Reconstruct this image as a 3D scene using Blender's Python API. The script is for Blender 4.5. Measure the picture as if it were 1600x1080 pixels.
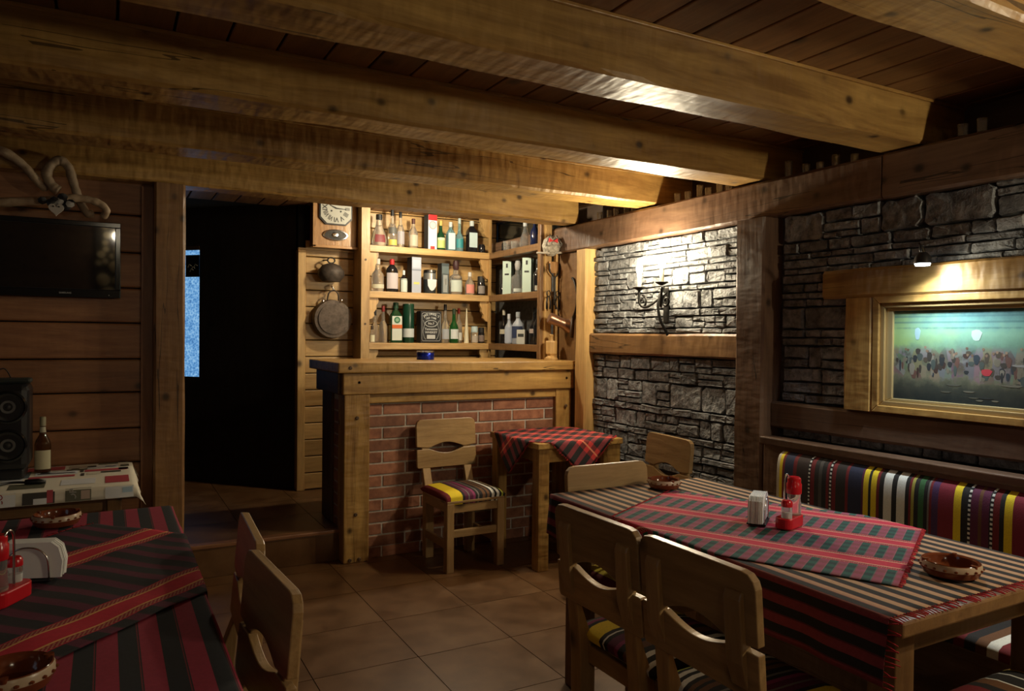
import bpy, bmesh, math, random
from mathutils import Vector, Matrix, Euler
random.seed(7)
for o in list(bpy.data.objects): bpy.data.objects.remove(o, do_unlink=True)
SC = bpy.context.scene
COL = SC.collection
PI = math.pi
# ------------------------------------------------------------------ camera
cam_d = bpy.data.cameras.new('camera'); cam = bpy.data.objects.new('camera', cam_d); COL.objects.link(cam)
cam_d.sensor_fit = 'HORIZONTAL'; cam_d.sensor_width = 36.0; cam_d.lens = 1155.0*36/1600; cam_d.clip_start = .02
F = 1155.0
def _d(u, v): return Vector(((u-800)/F, (v-540)/F, 1.0))
_y = _d(165, 518).normalized(); _x = _d(2890, 546); _x = (_x-_y*_x.dot(_y)).normalized()
_z = _x.cross(_y)
if _z.y > 0: _z = -_z
def c2w(c): c = Vector(c); return Vector((_x.dot(c), _y.dot(c), _z.dot(c)))
_r, _u, _b = c2w((1,0,0)), c2w((0,-1,0)), c2w((0,0,-1))
cam.matrix_world = Matrix(((_r.x,_u.x,_b.x,0),(_r.y,_u.y,_b.y,0),(_r.z,_u.z,_b.z,1.42),(0,0,0,1)))
SC.camera = cam
# ------------------------------------------------------------------ world, exposure
SC.view_settings.view_transform = 'Standard'; SC.view_settings.look = 'None'
SC.view_settings.gamma = 1.0; SC.view_settings.use_curve_mapping = False
SC.view_settings.exposure = 0.0
W = bpy.data.worlds.new('night'); SC.world = W; W.use_nodes = True
W.node_tree.nodes['Background'].inputs[0].default_value = (.10,.14,.22,1)
W.node_tree.nodes['Background'].inputs[1].default_value = .05
# light levels, all lamps belong to fixtures built below
L_SCONCE, L_SCONCE2, L_REAR, L_PIC, L_BAR = 46.0, 46.0, 6.0, 26.0, 44.0
WARM = (1.0, .85, .58); WARM2 = (1.0, .74, .42); COOL = (.78, .92, 1.0)

# ------------------------------------------------------------------ materials
class NT:
    def __init__(s, name):
        s.m = bpy.data.materials.new(name); s.m.use_nodes = True; s.t = s.m.node_tree
        s.b = s.t.nodes['Principled BSDF']
    def n(s, typ, inp=None, **props):
        nd = s.t.nodes.new(typ)
        for k, v in props.items(): setattr(nd, k, v)
        for k, v in (inp or {}).items(): s.set(nd.inputs[k], v)
        return nd
    def set(s, sock, v):
        if isinstance(v, bpy.types.NodeSocket): s.t.links.new(v, sock)
        else:
            if hasattr(sock.default_value, '__len__') and len(sock.default_value) == 4 and len(v) == 3: v = (*v, 1)
            sock.default_value = v
    def p(s, **kw):
        for k, v in kw.items(): s.set(s.b.inputs[k.replace('_', ' ')], v)
        return s
    def math(s, op, a, b=0.0, c=None):
        nd = s.n('ShaderNodeMath', operation=op); s.set(nd.inputs[0], a); s.set(nd.inputs[1], b)
        if c is not None: s.set(nd.inputs[2], c)
        return nd.outputs[0]
    def mix(s, f, a, b, mode='MIX'):
        nd = s.n('ShaderNodeMix', data_type='RGBA', blend_type=mode)
        s.set(nd.inputs[0], f); s.set(nd.inputs[6], a); s.set(nd.inputs[7], b); return nd.outputs[2]
    def ramp(s, f, stops, interp='LINEAR'):
        nd = s.n('ShaderNodeValToRGB'); cr = nd.color_ramp; cr.interpolation = interp
        while len(cr.elements) > 1: cr.elements.remove(cr.elements[-1])
        cr.elements[0].position = stops[0][0]; cr.elements[0].color = (*stops[0][1], 1)
        for p, c in stops[1:]:
            e = cr.elements.new(p); e.color = (*c, 1)
        s.set(nd.inputs[0], f); return nd.outputs[0]
    def bump(s, h, strength=.3, dist=.01):
        nd = s.n('ShaderNodeBump', {'Strength': strength, 'Distance': dist, 'Height': h}); s.set(s.b.inputs['Normal'], nd.outputs[0])
def flat(name, c, rough=.5, metal=0.0, **kw):
    return NT(name).p(Base_Color=c, Roughness=rough, Metallic=metal, **kw).m
def emit(name, c, st):
    return NT(name).p(Base_Color=(0,0,0), Emission_Color=c, Emission_Strength=st).m
def glass(name, c, rough=.04, tr=.9, ior=1.45):
    return NT(name).p(Base_Color=c, Roughness=rough, Transmission_Weight=tr, IOR=ior).m
_wood = {}
def wood(kind, axis):
    key = (kind, axis)
    if key in _wood: return _wood[key]
    dark, light, rough, chisel, gs = WOODS[kind]
    t = NT('wood_%s_%s' % (kind, axis.lower()))
    co = t.n('ShaderNodeTexCoord').outputs['Object']
    rnd = t.n('ShaderNodeObjectInfo').outputs['Random']
    off = t.n('ShaderNodeCombineXYZ', {0: t.math('MULTIPLY', rnd, 7.0), 1: t.math('MULTIPLY', rnd, 13.0), 2: t.math('MULTIPLY', rnd, 5.0)}).outputs[0]
    co = t.n('ShaderNodeVectorMath', {0: co, 1: off}, operation='ADD').outputs[0]
    sc = {'X': (.35,1,1), 'Y': (1,.35,1), 'Z': (1,1,.35)}[axis]
    sl = {'X': (.10,1,1), 'Y': (1,.10,1), 'Z': (1,1,.10)}[axis]
    m1 = t.n('ShaderNodeMapping', {'Vector': co, 'Scale': sc}).outputs[0]
    m2 = t.n('ShaderNodeMapping', {'Vector': co, 'Scale': sl}).outputs[0]
    big = t.n('ShaderNodeTexNoise', {'Vector': m1, 'Scale': 3.2, 'Detail': 4.0}).outputs[0]
    wob = t.n('ShaderNodeTexNoise', {'Vector': m1, 'Scale': 2.0, 'Detail': 2.0}).outputs['Color']
    mm = t.n('ShaderNodeVectorMath', {0: wob, 1: (.16,.16,.16)}, operation='MULTIPLY').outputs[0]
    m2 = t.n('ShaderNodeVectorMath', {0: m2, 1: mm}, operation='ADD').outputs[0]
    grain = t.n('ShaderNodeTexNoise', {'Vector': m2, 'Scale': 26*gs, 'Detail': 5.0, 'Roughness': .6}).outputs[0]
    fine = t.n('ShaderNodeTexNoise', {'Vector': m2, 'Scale': 120*gs, 'Detail': 2.0}).outputs[0]
    g = t.math('ADD', t.math('MULTIPLY', grain, .6), t.math('ADD', t.math('MULTIPLY', big, .35), t.math('MULTIPLY', fine, .15)))
    col = t.ramp(g, [(.40, dark), (.54, tuple((a+b)/2 for a, b in zip(dark, light))), (.67, light)])
    vo = t.n('ShaderNodeTexVoronoi', {'Vector': t.n('ShaderNodeMapping', {'Vector': co, 'Scale': tuple(.8 if s < 1 else 1 for s in sc)}).outputs[0], 'Scale': KNOT.get(kind, 4.0)})
    kn = t.ramp(vo.outputs['Distance'], [(.055, (1,1,1)), (.10, (.62,.62,.62)), (.14, (.16,.16,.16)), (.22, (0,0,0))])
    col = t.mix(kn, col, tuple(c*.28 for c in dark))
    if chisel > .5:   # drying checks along the grain
        cr = t.n('ShaderNodeTexNoise', {'Vector': t.n('ShaderNodeMapping', {'Vector': co, 'Scale': {'X': (.05,1,1), 'Y': (1,.05,1), 'Z': (1,1,.05)}[axis]}).outputs[0], 'Scale': 9.0, 'Detail': 3.0}).outputs[0]
        line = t.math('LESS_THAN', t.math('ABSOLUTE', t.math('SUBTRACT', cr, .5)), .004)
        gate = t.math('GREATER_THAN', t.n('ShaderNodeTexNoise', {'Vector': m1, 'Scale': 1.7, 'Detail': 1.0}).outputs[0], .52)
        col = t.mix(t.math('MULTIPLY', t.math('MULTIPLY', line, gate), .8), col, tuple(c*.2 for c in dark))
    tone = t.math('ADD', .82, t.math('MULTIPLY', rnd, .36))
    col = t.mix(1.0, col, t.n('ShaderNodeCombineXYZ', {0: tone, 1: tone, 2: tone}).outputs[0], 'MULTIPLY')
    t.p(Base_Color=col, Roughness=rough)
    t.b.inputs['Coat Weight'].default_value = .10; t.b.inputs['Coat Roughness'].default_value = .35
    ch = t.n('ShaderNodeTexNoise', {'Vector': t.n('ShaderNodeMapping', {'Vector': co, 'Scale': {'X': (1.6,.6,.6), 'Y': (.6,1.6,.6), 'Z': (.6,.6,1.6)}[axis]}).outputs[0], 'Scale': 14.0, 'Detail': 1.5}).outputs[0]
    hgt = t.math('ADD', t.math('MULTIPLY', ch, chisel), t.math('MULTIPLY', grain, .25))
    t.bump(hgt, .55, .012)
    _wood[key] = t.m; return t.m
KNOT = {'beam': 6.6, 'post': 6.2, 'rail': 6.2, 'plank': 5.6, 'pine': 5.0}
WOODS = {  # dark, light, roughness, adze ripple, grain scale
    'beam':  ((.22,.11,.028), (.50,.30,.088), .42, 1.0, .8),
    'plank': ((.18,.075,.034), (.32,.15,.066), .42, .25, 1.0),
    'post':  ((.13,.062,.024), (.24,.13,.050), .42, .8, .9),
    'rail':  ((.085,.046,.028), (.18,.105,.064), .40, .8, .9),
    'pine':  ((.36,.205,.070), (.62,.40,.16), .40, .25, 1.0),
    'chair': ((.26,.155,.062), (.42,.27,.118), .34, .12, 1.3),
    'ceil':  ((.15,.070,.026), (.27,.135,.050), .45, .2, 1.0),
    'dark':  ((.05,.026,.012), (.10,.055,.026), .5, .2, 1.0),
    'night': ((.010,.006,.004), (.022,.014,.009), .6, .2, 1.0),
    'clock': ((.25,.12,.045), (.48,.27,.11), .30, .05, 2.0),
}
def noisy(name, c1, c2, scale, rough=.6, bump=.3, dist=.004, detail=5.0, metal=0.0):
    t = NT(name); co = t.n('ShaderNodeTexCoord').outputs['Object']
    rnd = t.n('ShaderNodeObjectInfo').outputs['Random']
    co = t.n('ShaderNodeVectorMath', {0: co, 1: t.n('ShaderNodeCombineXYZ', {0: t.math('MULTIPLY', rnd, 9.0), 1: rnd, 2: t.math('MULTIPLY', rnd, 4.0)}).outputs[0]}, operation='ADD').outputs[0]
    nz = t.n('ShaderNodeTexNoise', {'Vector': co, 'Scale': scale, 'Detail': detail, 'Roughness': .62}).outputs[0]
    tone = t.math('ADD', .72, t.math('MULTIPLY', rnd, .56))
    col = t.ramp(nz, [(.33, c1), (.68, c2)])
    col = t.mix(1.0, col, t.n('ShaderNodeCombineXYZ', {0: tone, 1: tone, 2: tone}).outputs[0], 'MULTIPLY')
    t.p(Base_Color=col, Roughness=rough, Metallic=metal); t.bump(nz, bump, dist); return t.m
def vcol(name, rough=.85, weave=True):
    t = NT(name); c = t.n('ShaderNodeVertexColor', layer_name='Col').outputs[0]
    co = t.n('ShaderNodeTexCoord').outputs['Object']
    nz = t.n('ShaderNodeTexNoise', {'Vector': co, 'Scale': 260.0, 'Detail': 2.0}).outputs[0]
    k = t.math('ADD', .75, t.math('MULTIPLY', nz, .5))
    c = t.mix(1.0, c, t.n('ShaderNodeCombineXYZ', {0: k, 1: k, 2: k}).outputs[0], 'MULTIPLY')
    t.p(Base_Color=c, Roughness=rough, Sheen_Weight=.0); t.bump(nz, .3, .002); return t.m
MAT = {}
MAT['stone'] = noisy('slate_stone', (.066,.069,.073), (.29,.295,.30), 21, .6, 1.0, .022)
MAT['mortar'] = noisy('dark_joint', (.035,.034,.033), (.08,.077,.073), 30, .9)
MAT['brick'] = noisy('clinker_brick', (.17,.062,.034), (.36,.155,.085), 14, .55, .35, .004)
MAT['joint'] = noisy('pale_joint', (.42,.38,.33), (.60,.55,.48), 60, .9, .3, .003)
MAT['grout'] = flat('grout', (.075,.05,.03), .9)
MAT['iron'] = noisy('wrought_iron', (.02,.019,.018), (.05,.047,.043), 40, .45, .3, .002, metal=.7)
MAT['castiron'] = noisy('rusty_iron', (.06,.045,.035), (.13,.10,.08), 30, .6, .3, .002, metal=.4)
MAT['steel'] = flat('polished_steel', (.75,.75,.75), .18, 1.0)
MAT['black'] = flat('black_plastic', (.012,.012,.014), .35)
MAT['blackgloss'] = flat('black_gloss', (.008,.009,.011), .12)
MAT['white'] = flat('white_paper', (.80,.80,.78), .8)
MAT['cream'] = flat('cream_paper', (.72,.68,.55), .8)
MAT['red'] = flat('red_plastic', (.55,.012,.02), .22)
MAT['clear'] = glass('clear_glass', (.95,.97,.96))
MAT['bulb'] = emit('lit_bulb', (1,.93,.78), 40.0)
MAT['night'] = flat('matt_black', (.006,.006,.006), .9)  # near-black matt colour for board backings and hall walls
def tilemat():
    t = NT('floor_tile'); co = t.n('ShaderNodeTexCoord').outputs['Object']; rnd = t.n('ShaderNodeObjectInfo').outputs['Random']
    co = t.n('ShaderNodeVectorMath', {0: co, 1: t.n('ShaderNodeCombineXYZ', {0: t.math('MULTIPLY', rnd, 19.0), 1: t.math('MULTIPLY', rnd, 11.0)}).outputs[0]}, operation='ADD').outputs[0]
    a = t.n('ShaderNodeTexNoise', {'Vector': co, 'Scale': 5.0, 'Detail': 7.0, 'Roughness': .6}).outputs[0]
    col = t.ramp(a, [(.3, (.080,.036,.012)), (.52, (.130,.062,.022)), (.72, (.175,.092,.036))])
    t.p(Base_Color=col, Roughness=t.math('ADD', .26, t.math('MULTIPLY', a, .3))); t.bump(a, .15, .004); return t.m
MAT['tile'] = tilemat()

# ------------------------------------------------------------------ mesh helpers
def empty(name, loc=(0,0,0), rz=0, parent=None):
    o = bpy.data.objects.new(name, None); COL.objects.link(o); o.empty_display_size = .1
    o.location = loc; o.rotation_euler = (0,0,rz)
    if parent: o.parent = parent
    return o
def tag(o, label=None, cat=None, group=None, kind=None):
    if label: o['label'] = label
    if cat: o['category'] = cat
    if group: o['group'] = group
    if kind: o['kind'] = kind
    return o
def thing(name, label, cat, loc=(0,0,0), rz=0, group=None):
    return tag(empty(name, loc, rz), label, cat, group)
def mesh_obj(name, me, mat=None, parent=None, loc=(0,0,0), rot=(0,0,0)):
    o = bpy.data.objects.new(name, me); COL.objects.link(o)
    if mat is not None and not me.materials: me.materials.append(mat)
    o.location = loc; o.rotation_euler = rot
    if parent: o.parent = parent
    return o
def bevel(o, w, seg=2):
    if w: 
        m = o.modifiers.new('edge', 'BEVEL'); m.width = w; m.segments = seg; m.limit_method = 'ANGLE'; m.angle_limit = .7
    return o
def fin(bm, name, mat=None, parent=None, smooth=False, loc=(0,0,0), rot=(0,0,0), bev=0):
    bmesh.ops.recalc_face_normals(bm, faces=bm.faces)
    me = bpy.data.meshes.new(name); bm.to_mesh(me); bm.free()
    if smooth:
        for p in me.polygons: p.use_smooth = True
    return bevel(mesh_obj(name, me, mat, parent, loc, rot), bev)
def add_box(bm, b):
    x0,x1,y0,y1,z0,z1 = b
    v = [bm.verts.new(p) for p in ((x0,y0,z0),(x1,y0,z0),(x1,y1,z0),(x0,y1,z0),(x0,y0,z1),(x1,y0,z1),(x1,y1,z1),(x0,y1,z1))]
    for f in ((0,3,2,1),(4,5,6,7),(0,1,5,4),(1,2,6,5),(2,3,7,6),(3,0,4,7)): bm.faces.new([v[i] for i in f])
def box(name, b, mat, parent=None, bev=.004, **kw):
    """box with its own origin at the box centre of its base, in the parent's frame"""
    cx, cy, cz = (b[0]+b[1])/2, (b[2]+b[3])/2, b[4]
    bm = bmesh.new(); add_box(bm, (b[0]-cx, b[1]-cx, b[2]-cy, b[3]-cy, 0, b[5]-b[4]))
    return fin(bm, name, mat, parent, loc=(cx,cy,cz), bev=bev, **kw)
def add_lathe(bm, prof, n=20, c=(0,0,0), sx=1, sy=1, cap=True):
    rings = []
    for r, z in prof:
        rings.append([bm.verts.new((c[0]+math.cos(2*PI*i/n)*r*sx, c[1]+math.sin(2*PI*i/n)*r*sy, c[2]+z)) for i in range(n)])
    for a, b in zip(rings, rings[1:]):
        for i in range(n): bm.faces.new((a[i], a[(i+1)%n], b[(i+1)%n], b[i]))
    if cap:
        if prof[0][0] > 1e-5: bm.faces.new(rings[0][::-1])
        if prof[-1][0] > 1e-5: bm.faces.new(rings[-1])
    return rings
def lathe(name, prof, mat, parent=None, n=20, loc=(0,0,0), rot=(0,0,0), sx=1, sy=1, smooth=True, cap=True):
    bm = bmesh.new(); add_lathe(bm, prof, n, (0,0,0), sx, sy, cap)
    o = fin(bm, name, mat, parent, smooth, loc, rot)
    if smooth: autosmooth(o)
    return o
def autosmooth(o, ang=.7):
    me = o.data
    bm = bmesh.new(); bm.from_mesh(me)
    for e in bm.edges:
        if len(e.link_faces) == 2 and e.calc_face_angle(0) > ang: e.smooth = False
    bm.to_mesh(me); bm.free(); return o
def add_tube(bm, pts, rad, n=8):
    pts = [Vector(p) for p in pts]; rads = rad if isinstance(rad, (list, tuple)) else [rad]*len(pts)
    prev = None; rings = []
    for i, p in enumerate(pts):
        d = (pts[min(i+1, len(pts)-1)]-pts[max(i-1, 0)]).normalized()
        if prev is None:
            a = Vector((0,0,1)) if abs(d.z) < .9 else Vector((1,0,0)); s = d.cross(a).normalized()
        else: s = (prev-d*prev.dot(d)).normalized()
        prev = s; t = d.cross(s)
        rings.append([bm.verts.new(p+(s*math.cos(2*PI*k/n)+t*math.sin(2*PI*k/n))*rads[i]) for k in range(n)])
    for a, b in zip(rings, rings[1:]):
        for k in range(n): bm.faces.new((a[k], a[(k+1)%n], b[(k+1)%n], b[k]))
    bm.faces.new(rings[0][::-1]); bm.faces.new(rings[-1])
def tube(name, pts, rad, mat, parent=None, n=8, loc=(0,0,0), rot=(0,0,0)):
    bm = bmesh.new(); add_tube(bm, pts, rad, n); return fin(bm, name, mat, parent, True, loc, rot)
def spline(pts, k=6):
    P = [Vector(p) for p in pts]; out = []
    for i in range(len(P)-1):
        a, b, c, d = P[max(i-1,0)], P[i], P[i+1], P[min(i+2,len(P)-1)]
        for j in range(k):
            t = j/k; out.append(.5*((2*b)+(c-a)*t+(2*a-5*b+4*c-d)*t*t+(3*b-a-3*c+d)*t**3))
    out.append(P[-1]); return out
def add_prism(bm, poly, t0, t1, fr):
    """extrude polygon (a,b) between t0 and t1; fr(a,b,t) gives the point"""
    A = [bm.verts.new(fr(a, b, t0)) for a, b in poly]; B = [bm.verts.new(fr(a, b, t1)) for a, b in poly]
    n = len(poly); bm.faces.new(A[::-1]); bm.faces.new(B)
    for i in range(n): bm.faces.new((A[i], A[(i+1)%n], B[(i+1)%n], B[i]))
def prism(name, poly, t0, t1, fr, mat, parent=None, loc=(0,0,0), rot=(0,0,0), bev=0):
    bm = bmesh.new(); add_prism(bm, poly, t0, t1, fr); return fin(bm, name, mat, parent, loc=loc, rot=rot, bev=bev)
XZ = lambda a, b, t: (a, t, b)
YZ = lambda a, b, t: (t, a, b)
XY = lambda a, b, t: (a, b, t)
def rrect(w, h, r, n=5, cx=0, cy=0):
    out = []
    for sx, sy, a0 in ((1,1,0), (-1,1,PI/2), (-1,-1,PI), (1,-1,1.5*PI)):
        for i in range(n+1):
            a = a0+PI/2*i/n; out.append((cx+sx*(w/2-r)+r*math.cos(a), cy+sy*(h/2-r)+r*math.sin(a)))
    return out
def copy_tree(o, parent=None):
    c = o.copy(); COL.objects.link(c); c.parent = parent
    for ch in o.children: copy_tree(ch, c)
    return c
_fontcache = {}
def text_mesh(s, size, align='CENTER', bold=.02):
    cu = bpy.data.curves.new('t', 'FONT'); cu.body = s; cu.size = size; cu.align_x = align; cu.align_y = 'CENTER'; cu.resolution_u = 2; cu.offset = size*bold
    ob = bpy.data.objects.new('t', cu); COL.objects.link(ob)
    bpy.context.view_layer.update()
    me = bpy.data.meshes.new_from_object(ob.evaluated_get(bpy.context.evaluated_depsgraph_get()))
    bpy.data.objects.remove(ob, do_unlink=True); bpy.data.curves.remove(cu); me.name = 'lettering'; return me
def lettering(s, size, mat, parent, loc, rot=(PI/2,0,0), sx=1):
    o = mesh_obj('lettering', text_mesh(s, size), mat, parent, loc, rot); o.scale = (sx,1,1); return o
def point_light(name, loc, watts, col, parent=None, rad=.03):
    l = bpy.data.lights.new(name, 'POINT'); l.energy = watts; l.color = col; l.shadow_soft_size = rad
    o = bpy.data.objects.new(name, l); COL.objects.link(o); o.location = loc
    if parent: o.parent = parent
    return o
def spot_light(name, loc, target, watts, col, ang, parent=None, rad=.02, blend=.5):
    l = bpy.data.lights.new(name, 'SPOT'); l.energy = watts; l.color = col; l.spot_size = ang; l.spot_blend = blend; l.shadow_soft_size = rad
    o = bpy.data.objects.new(name, l); COL.objects.link(o); o.location = loc
    o.rotation_euler = (Vector(target)-Vector(loc)).to_track_quat('-Z', 'Y').to_euler()
    if parent: o.parent = parent
    return o

# ================================================================== THE SETTING
XW = 2.95          # front of the timber rail on the right wall
ZB = 2.235         # underside of the ceiling beams
ZC = 2.42          # ceiling boards
# --- floor
def plane_box(name, b, mat, label, cat):
    o = box(name, b, mat, None, 0); tag(o, label, cat, kind='structure'); return o
floor = plane_box('floor', (-2.6,3.3,-1.6,4.62,-.06,-.004), MAT['grout'], 'brown ceramic tiled floor of the tavern room', 'floor')
P_ = .462
me_tile = None
for i in range(-8, 5):
    for j in range(-10, 4):
        x0, y0 = 1.212+P_*i, 3.03+P_*j
        if x0 < -2.59 or x0+P_ > 3.35 or y0 < -1.6: continue
        x1, y1 = min(x0+P_, 3.02), min(y0+P_, 4.575)
        if x1-x0 < .05 or y1-y0 < .05: continue
        if me_tile is not None and abs(x1-x0-P_) < 1e-6 and abs(y1-y0-P_) < 1e-6:
            t = mesh_obj('floor_tile', me_tile, None, floor, (x0+P_/2, y0+P_/2, -.012))
        else:
            t = box('floor_tile', (x0+.002, x1-.002, y0+.002, y1-.002, -.012, 0), MAT['tile'], floor, 0)
            if me_tile is None and abs(x1-x0-P_) < 1e-6: me_tile = t.data
        t.matrix_parent_inverse = floor.matrix_world.inverted() if False else Matrix.Translation(floor.location).inverted()
def child(o, par):     # keep world placement under a parent that is only translated
    o.parent = par; o.matrix_parent_inverse = Matrix.Translation(par.location).inverted(); return o
# --- raised platform by the door and behind the bar
plat = plane_box('floor_platform', (-.6,3.3,4.58,7.6,-.05,.183), MAT['grout'], 'raised tiled platform floor one step up by the dark doorway', 'floor')
for i in range(-1, 5):
    for j in range(6):
        x0, y0 = .29+P_*i, 4.60+P_*j
        child(box('floor_tile', (x0+.002, x0+P_-.002, y0+.002, y0+P_-.002, .183, .195), MAT['tile'], None, 0), plat)
child(box('step_riser', (-.6,1.30,4.565,4.60,0,.172), MAT['tile'], None, .003), plat)
child(box('step_nosing', (-.6,1.30,4.555,4.615,.172,.196), wood('plank','X'), None, .006), plat)
# --- ceiling with boards and beams
ceil = plane_box('ceiling', (-2.6,3.3,-1.6,6.0,ZC+.02,ZC+.10), MAT['night'], 'dark wooden board ceiling carried by heavy hewn beams', 'ceiling')
k = 0
x = 1.529-.1665*25
while x < 3.28:
    child(box('ceiling_board', (x+.004, x+.1625, -1.6, 6.0, ZC, ZC+.02), wood('ceil','Y'), None, .005), ceil); x += .1665
def hewn(name, b, kind, axis, parent, amp=.006, seg=40):
    """long timber with slightly wavy hewn faces"""
    L = {'X': 0, 'Y': 2, 'Z': 4}[axis]; a0, a1 = b[L], b[L+1]
    oth = [i for i in (0,2,4) if i != L]; bm = bmesh.new(); rings = []
    c = [(b[0]+b[1])/2, (b[2]+b[3])/2, (b[4]+b[5])/2]
    ph = [random.random()*6 for _ in range(8)]
    for s in range(seg+1):
        a = a0+(a1-a0)*s/seg; ring = []
        hu, hv = (b[oth[0]+1]-b[oth[0]])/2, (b[oth[1]+1]-b[oth[1]])/2; ch = .012
        for q, (su, sv) in enumerate(((-hu+ch,-hv),(hu-ch,-hv),(hu,-hv+ch),(hu,hv-ch),(hu-ch,hv),(-hu+ch,hv),(-hu,hv-ch),(-hu,-hv+ch))):
            w = amp*(math.sin(a*5.1+ph[q])*.6+math.sin(a*13+ph[q]*2)*.4)
            su += w*(1 if su > 0 else -1)*.6; sv += w*(1 if sv > 0 else -1)*.6
            p = [0,0,0]; p[L//2] = a-c[L//2]; p[oth[0]//2] = su; p[oth[1]//2] = sv; ring.append(bm.verts.new(p))
        rings.append(ring)
    for r0, r1 in zip(rings, rings[1:]):
        for q in range(8): bm.faces.new((r0[q], r0[(q+1)%8], r1[(q+1)%8], r1[q]))
    bm.faces.new(rings[0][::-1]); bm.faces.new(rings[-1])
    o = fin(bm, name, wood(kind, axis), None, loc=c)
    if parent: child(o, parent)
    return o
for y0 in (-.655, .195, 1.03, 1.875, 2.722, 3.566):
    hewn('ceiling_beam', (-2.6,3.25,y0,y0+.20,ZB,ZC+.01), 'beam', 'X', ceil, .005, 70)
    child(box('beam_moulding', (-2.6,3.25,y0-.012,y0,ZC-.012,ZC), wood('beam','X'), None, .002), ceil)
hewn('header_beam', (-2.6,2.975,4.44,4.62,2.23,ZC), 'beam', 'X', ceil, .006, 70)
# --- right wall: stone with timbers
wr = plane_box('wall_right', (3.035,3.30,-1.6,6.0,-.05,2.2), MAT['mortar'], 'right wall of stacked dark stone with timber posts and rails', 'wall')
up = plane_box('wall_upper_right', (3.25,3.33,-1.6,6.0,2.2,2.52), wood('dark','Y'), 'dark boards above the ledge where the ceiling beams end', 'wall')
def poly_clip(r): return r
def stone_mesh(w, h):
    """irregular slab in local (y, z), proud towards -x"""
    n = []
    j = min(w, h)
    def jt(a): return random.uniform(-a, a)
    cut = random.uniform(.04, .22)*j
    base = [(-w/2+cut,-h/2),(0+jt(w*.2),-h/2+abs(jt(j*.06))),(w/2-cut*random.uniform(.4,1),-h/2),(w/2,-h/2+cut*random.uniform(.3,1)),(w/2-abs(jt(j*.06)),jt(h*.15)),(w/2,h/2-cut*random.uniform(.3,1)),
            (w/2-cut,h/2),(jt(w*.2),h/2-abs(jt(j*.08))),(-w/2+cut,h/2),(-w/2,h/2-cut),(-w/2+abs(jt(j*.05)),jt(h*.15)),(-w/2,-h/2+cut)]
    d = random.uniform(.014, .030)
    bm = bmesh.new()
    A = [bm.verts.new((.03, y, z)) for y, z in base]
    B = [bm.verts.new((-d+random.uniform(0,.010), y*.985, z*.97)) for y, z in base]
    sh = min(.006, j*.12)
    tl, tv = jt(.10), jt(.14)
    Cc = [bm.verts.new((-d-.007+y*tl*.4+z*tv*.5+jt(.003), y*(1-2*sh/w), z*(1-2*sh/h))) for y, z in base]
    m = len(base)
    for i in range(m):
        bm.faces.new((A[i], A[(i+1)%m], B[(i+1)%m], B[i])); bm.faces.new((B[i], B[(i+1)%m], Cc[(i+1)%m], Cc[i]))
    ctr = bm.verts.new((-d-.007+jt(.004), jt(w*.15), jt(h*.15)))
    for i in range(m): bm.faces.new((Cc[i], Cc[(i+1)%m], ctr))
    bmesh.ops.recalc_face_normals(bm, faces=bm.faces)
    me = bpy.data.meshes.new('stone'); bm.to_mesh(me); bm.free(); me.materials.append(MAT['stone']); return me
XS = 3.03
NST = [0]
def lay(y0, y1, z0, z1, big=.30):
    """recursive coursing: bands of different height, some filled by one big slab, others by thin layers"""
    g = .0025
    def put(a0, a1, b0, b1):
        if a1-a0 < .012 or b1-b0 < .008: return
        o = mesh_obj('stone', stone_mesh(a1-a0-g, b1-b0-g), None, None, (XS, (a0+a1)/2, (b0+b1)/2), (random.uniform(-.045,.045) if a1-a0 < .25 else 0,0,0)); child(o, wr); NST[0] += 1
    def fill(a0, a1, b0, b1):
        w, h = a1-a0, b1-b0
        if h > .075:
            if w < h*2.4 and random.random() < .6 or w < .10: return put(a0, a1, b0, b1)
            if w > .32 or random.random() < .45 and w > .2:
                s = a0+w*random.uniform(.3,.7); fill(a0, s, b0, b1); fill(s, a1, b0, b1); return
            s = b0+h*random.uniform(.35,.65); fill(a0, a1, b0, s); fill(a0, a1, s, b1); return
        if w > random.uniform(.16,.30):
            s = a0+w*random.uniform(.35,.65); fill(a0, s, b0, b1); fill(s, a1, b0, b1); return
        if h > .055 and random.random() < .3:
            s = b0+h*random.uniform(.4,.6); put(a0, a1, b0, s); put(a0, a1, s, b1); return
        put(a0, a1, b0, b1)
    z = z0
    while z < z1-.001:
        h = random.choice((.03,.04,.055,.07,.11,.15,.045))
        if z1-(z+h) < .035: h = z1-z
        fill(y0, y1, z, z+h); z += h
lay(2.90, 4.27, 1.445, 2.03)
lay(2.90, 4.27, .60, 1.30)
lay(1.30, 2.62, 1.735, 2.035)
lay(2.235, 2.62, 1.105, 1.735)
lay(1.30, 2.62, .925, .975)
print('STONES', NST[0])
# timbers of the right wall
def timber(name, b, kind='beam', axis='Y', amp=.004, seg=24): return hewn(name, b, kind, axis, wr, amp, seg)
timber('wall_rail', (XW,3.30,2.055,6.0,2.035,2.225), 'rail')
timber('wall_rail', (XW,3.30,-1.6,2.048,2.030,2.228), 'rail')
timber('wall_post', (2.90,3.06,2.655,2.845,0,2.032), 'rail', 'Z')
timber('wall_post', (2.93,3.06,4.27,4.40,0,2.032), 'pine', 'Z')
timber('wall_band', (2.965,3.06,2.85,4.27,1.303,1.44), 'post')
timber('wall_band', (2.965,3.06,.2,2.652,.968,1.10), 'rail')
timber('wall_band', (2.945,3.06,.6,2.34,1.605,1.735), 'beam')
timber('picture_post', (2.95,3.06,2.085,2.228,1.102,1.605), 'beam', 'Z')
timber('picture_post', (2.95,3.06,.95,1.09,1.102,1.605), 'beam', 'Z')
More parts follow.
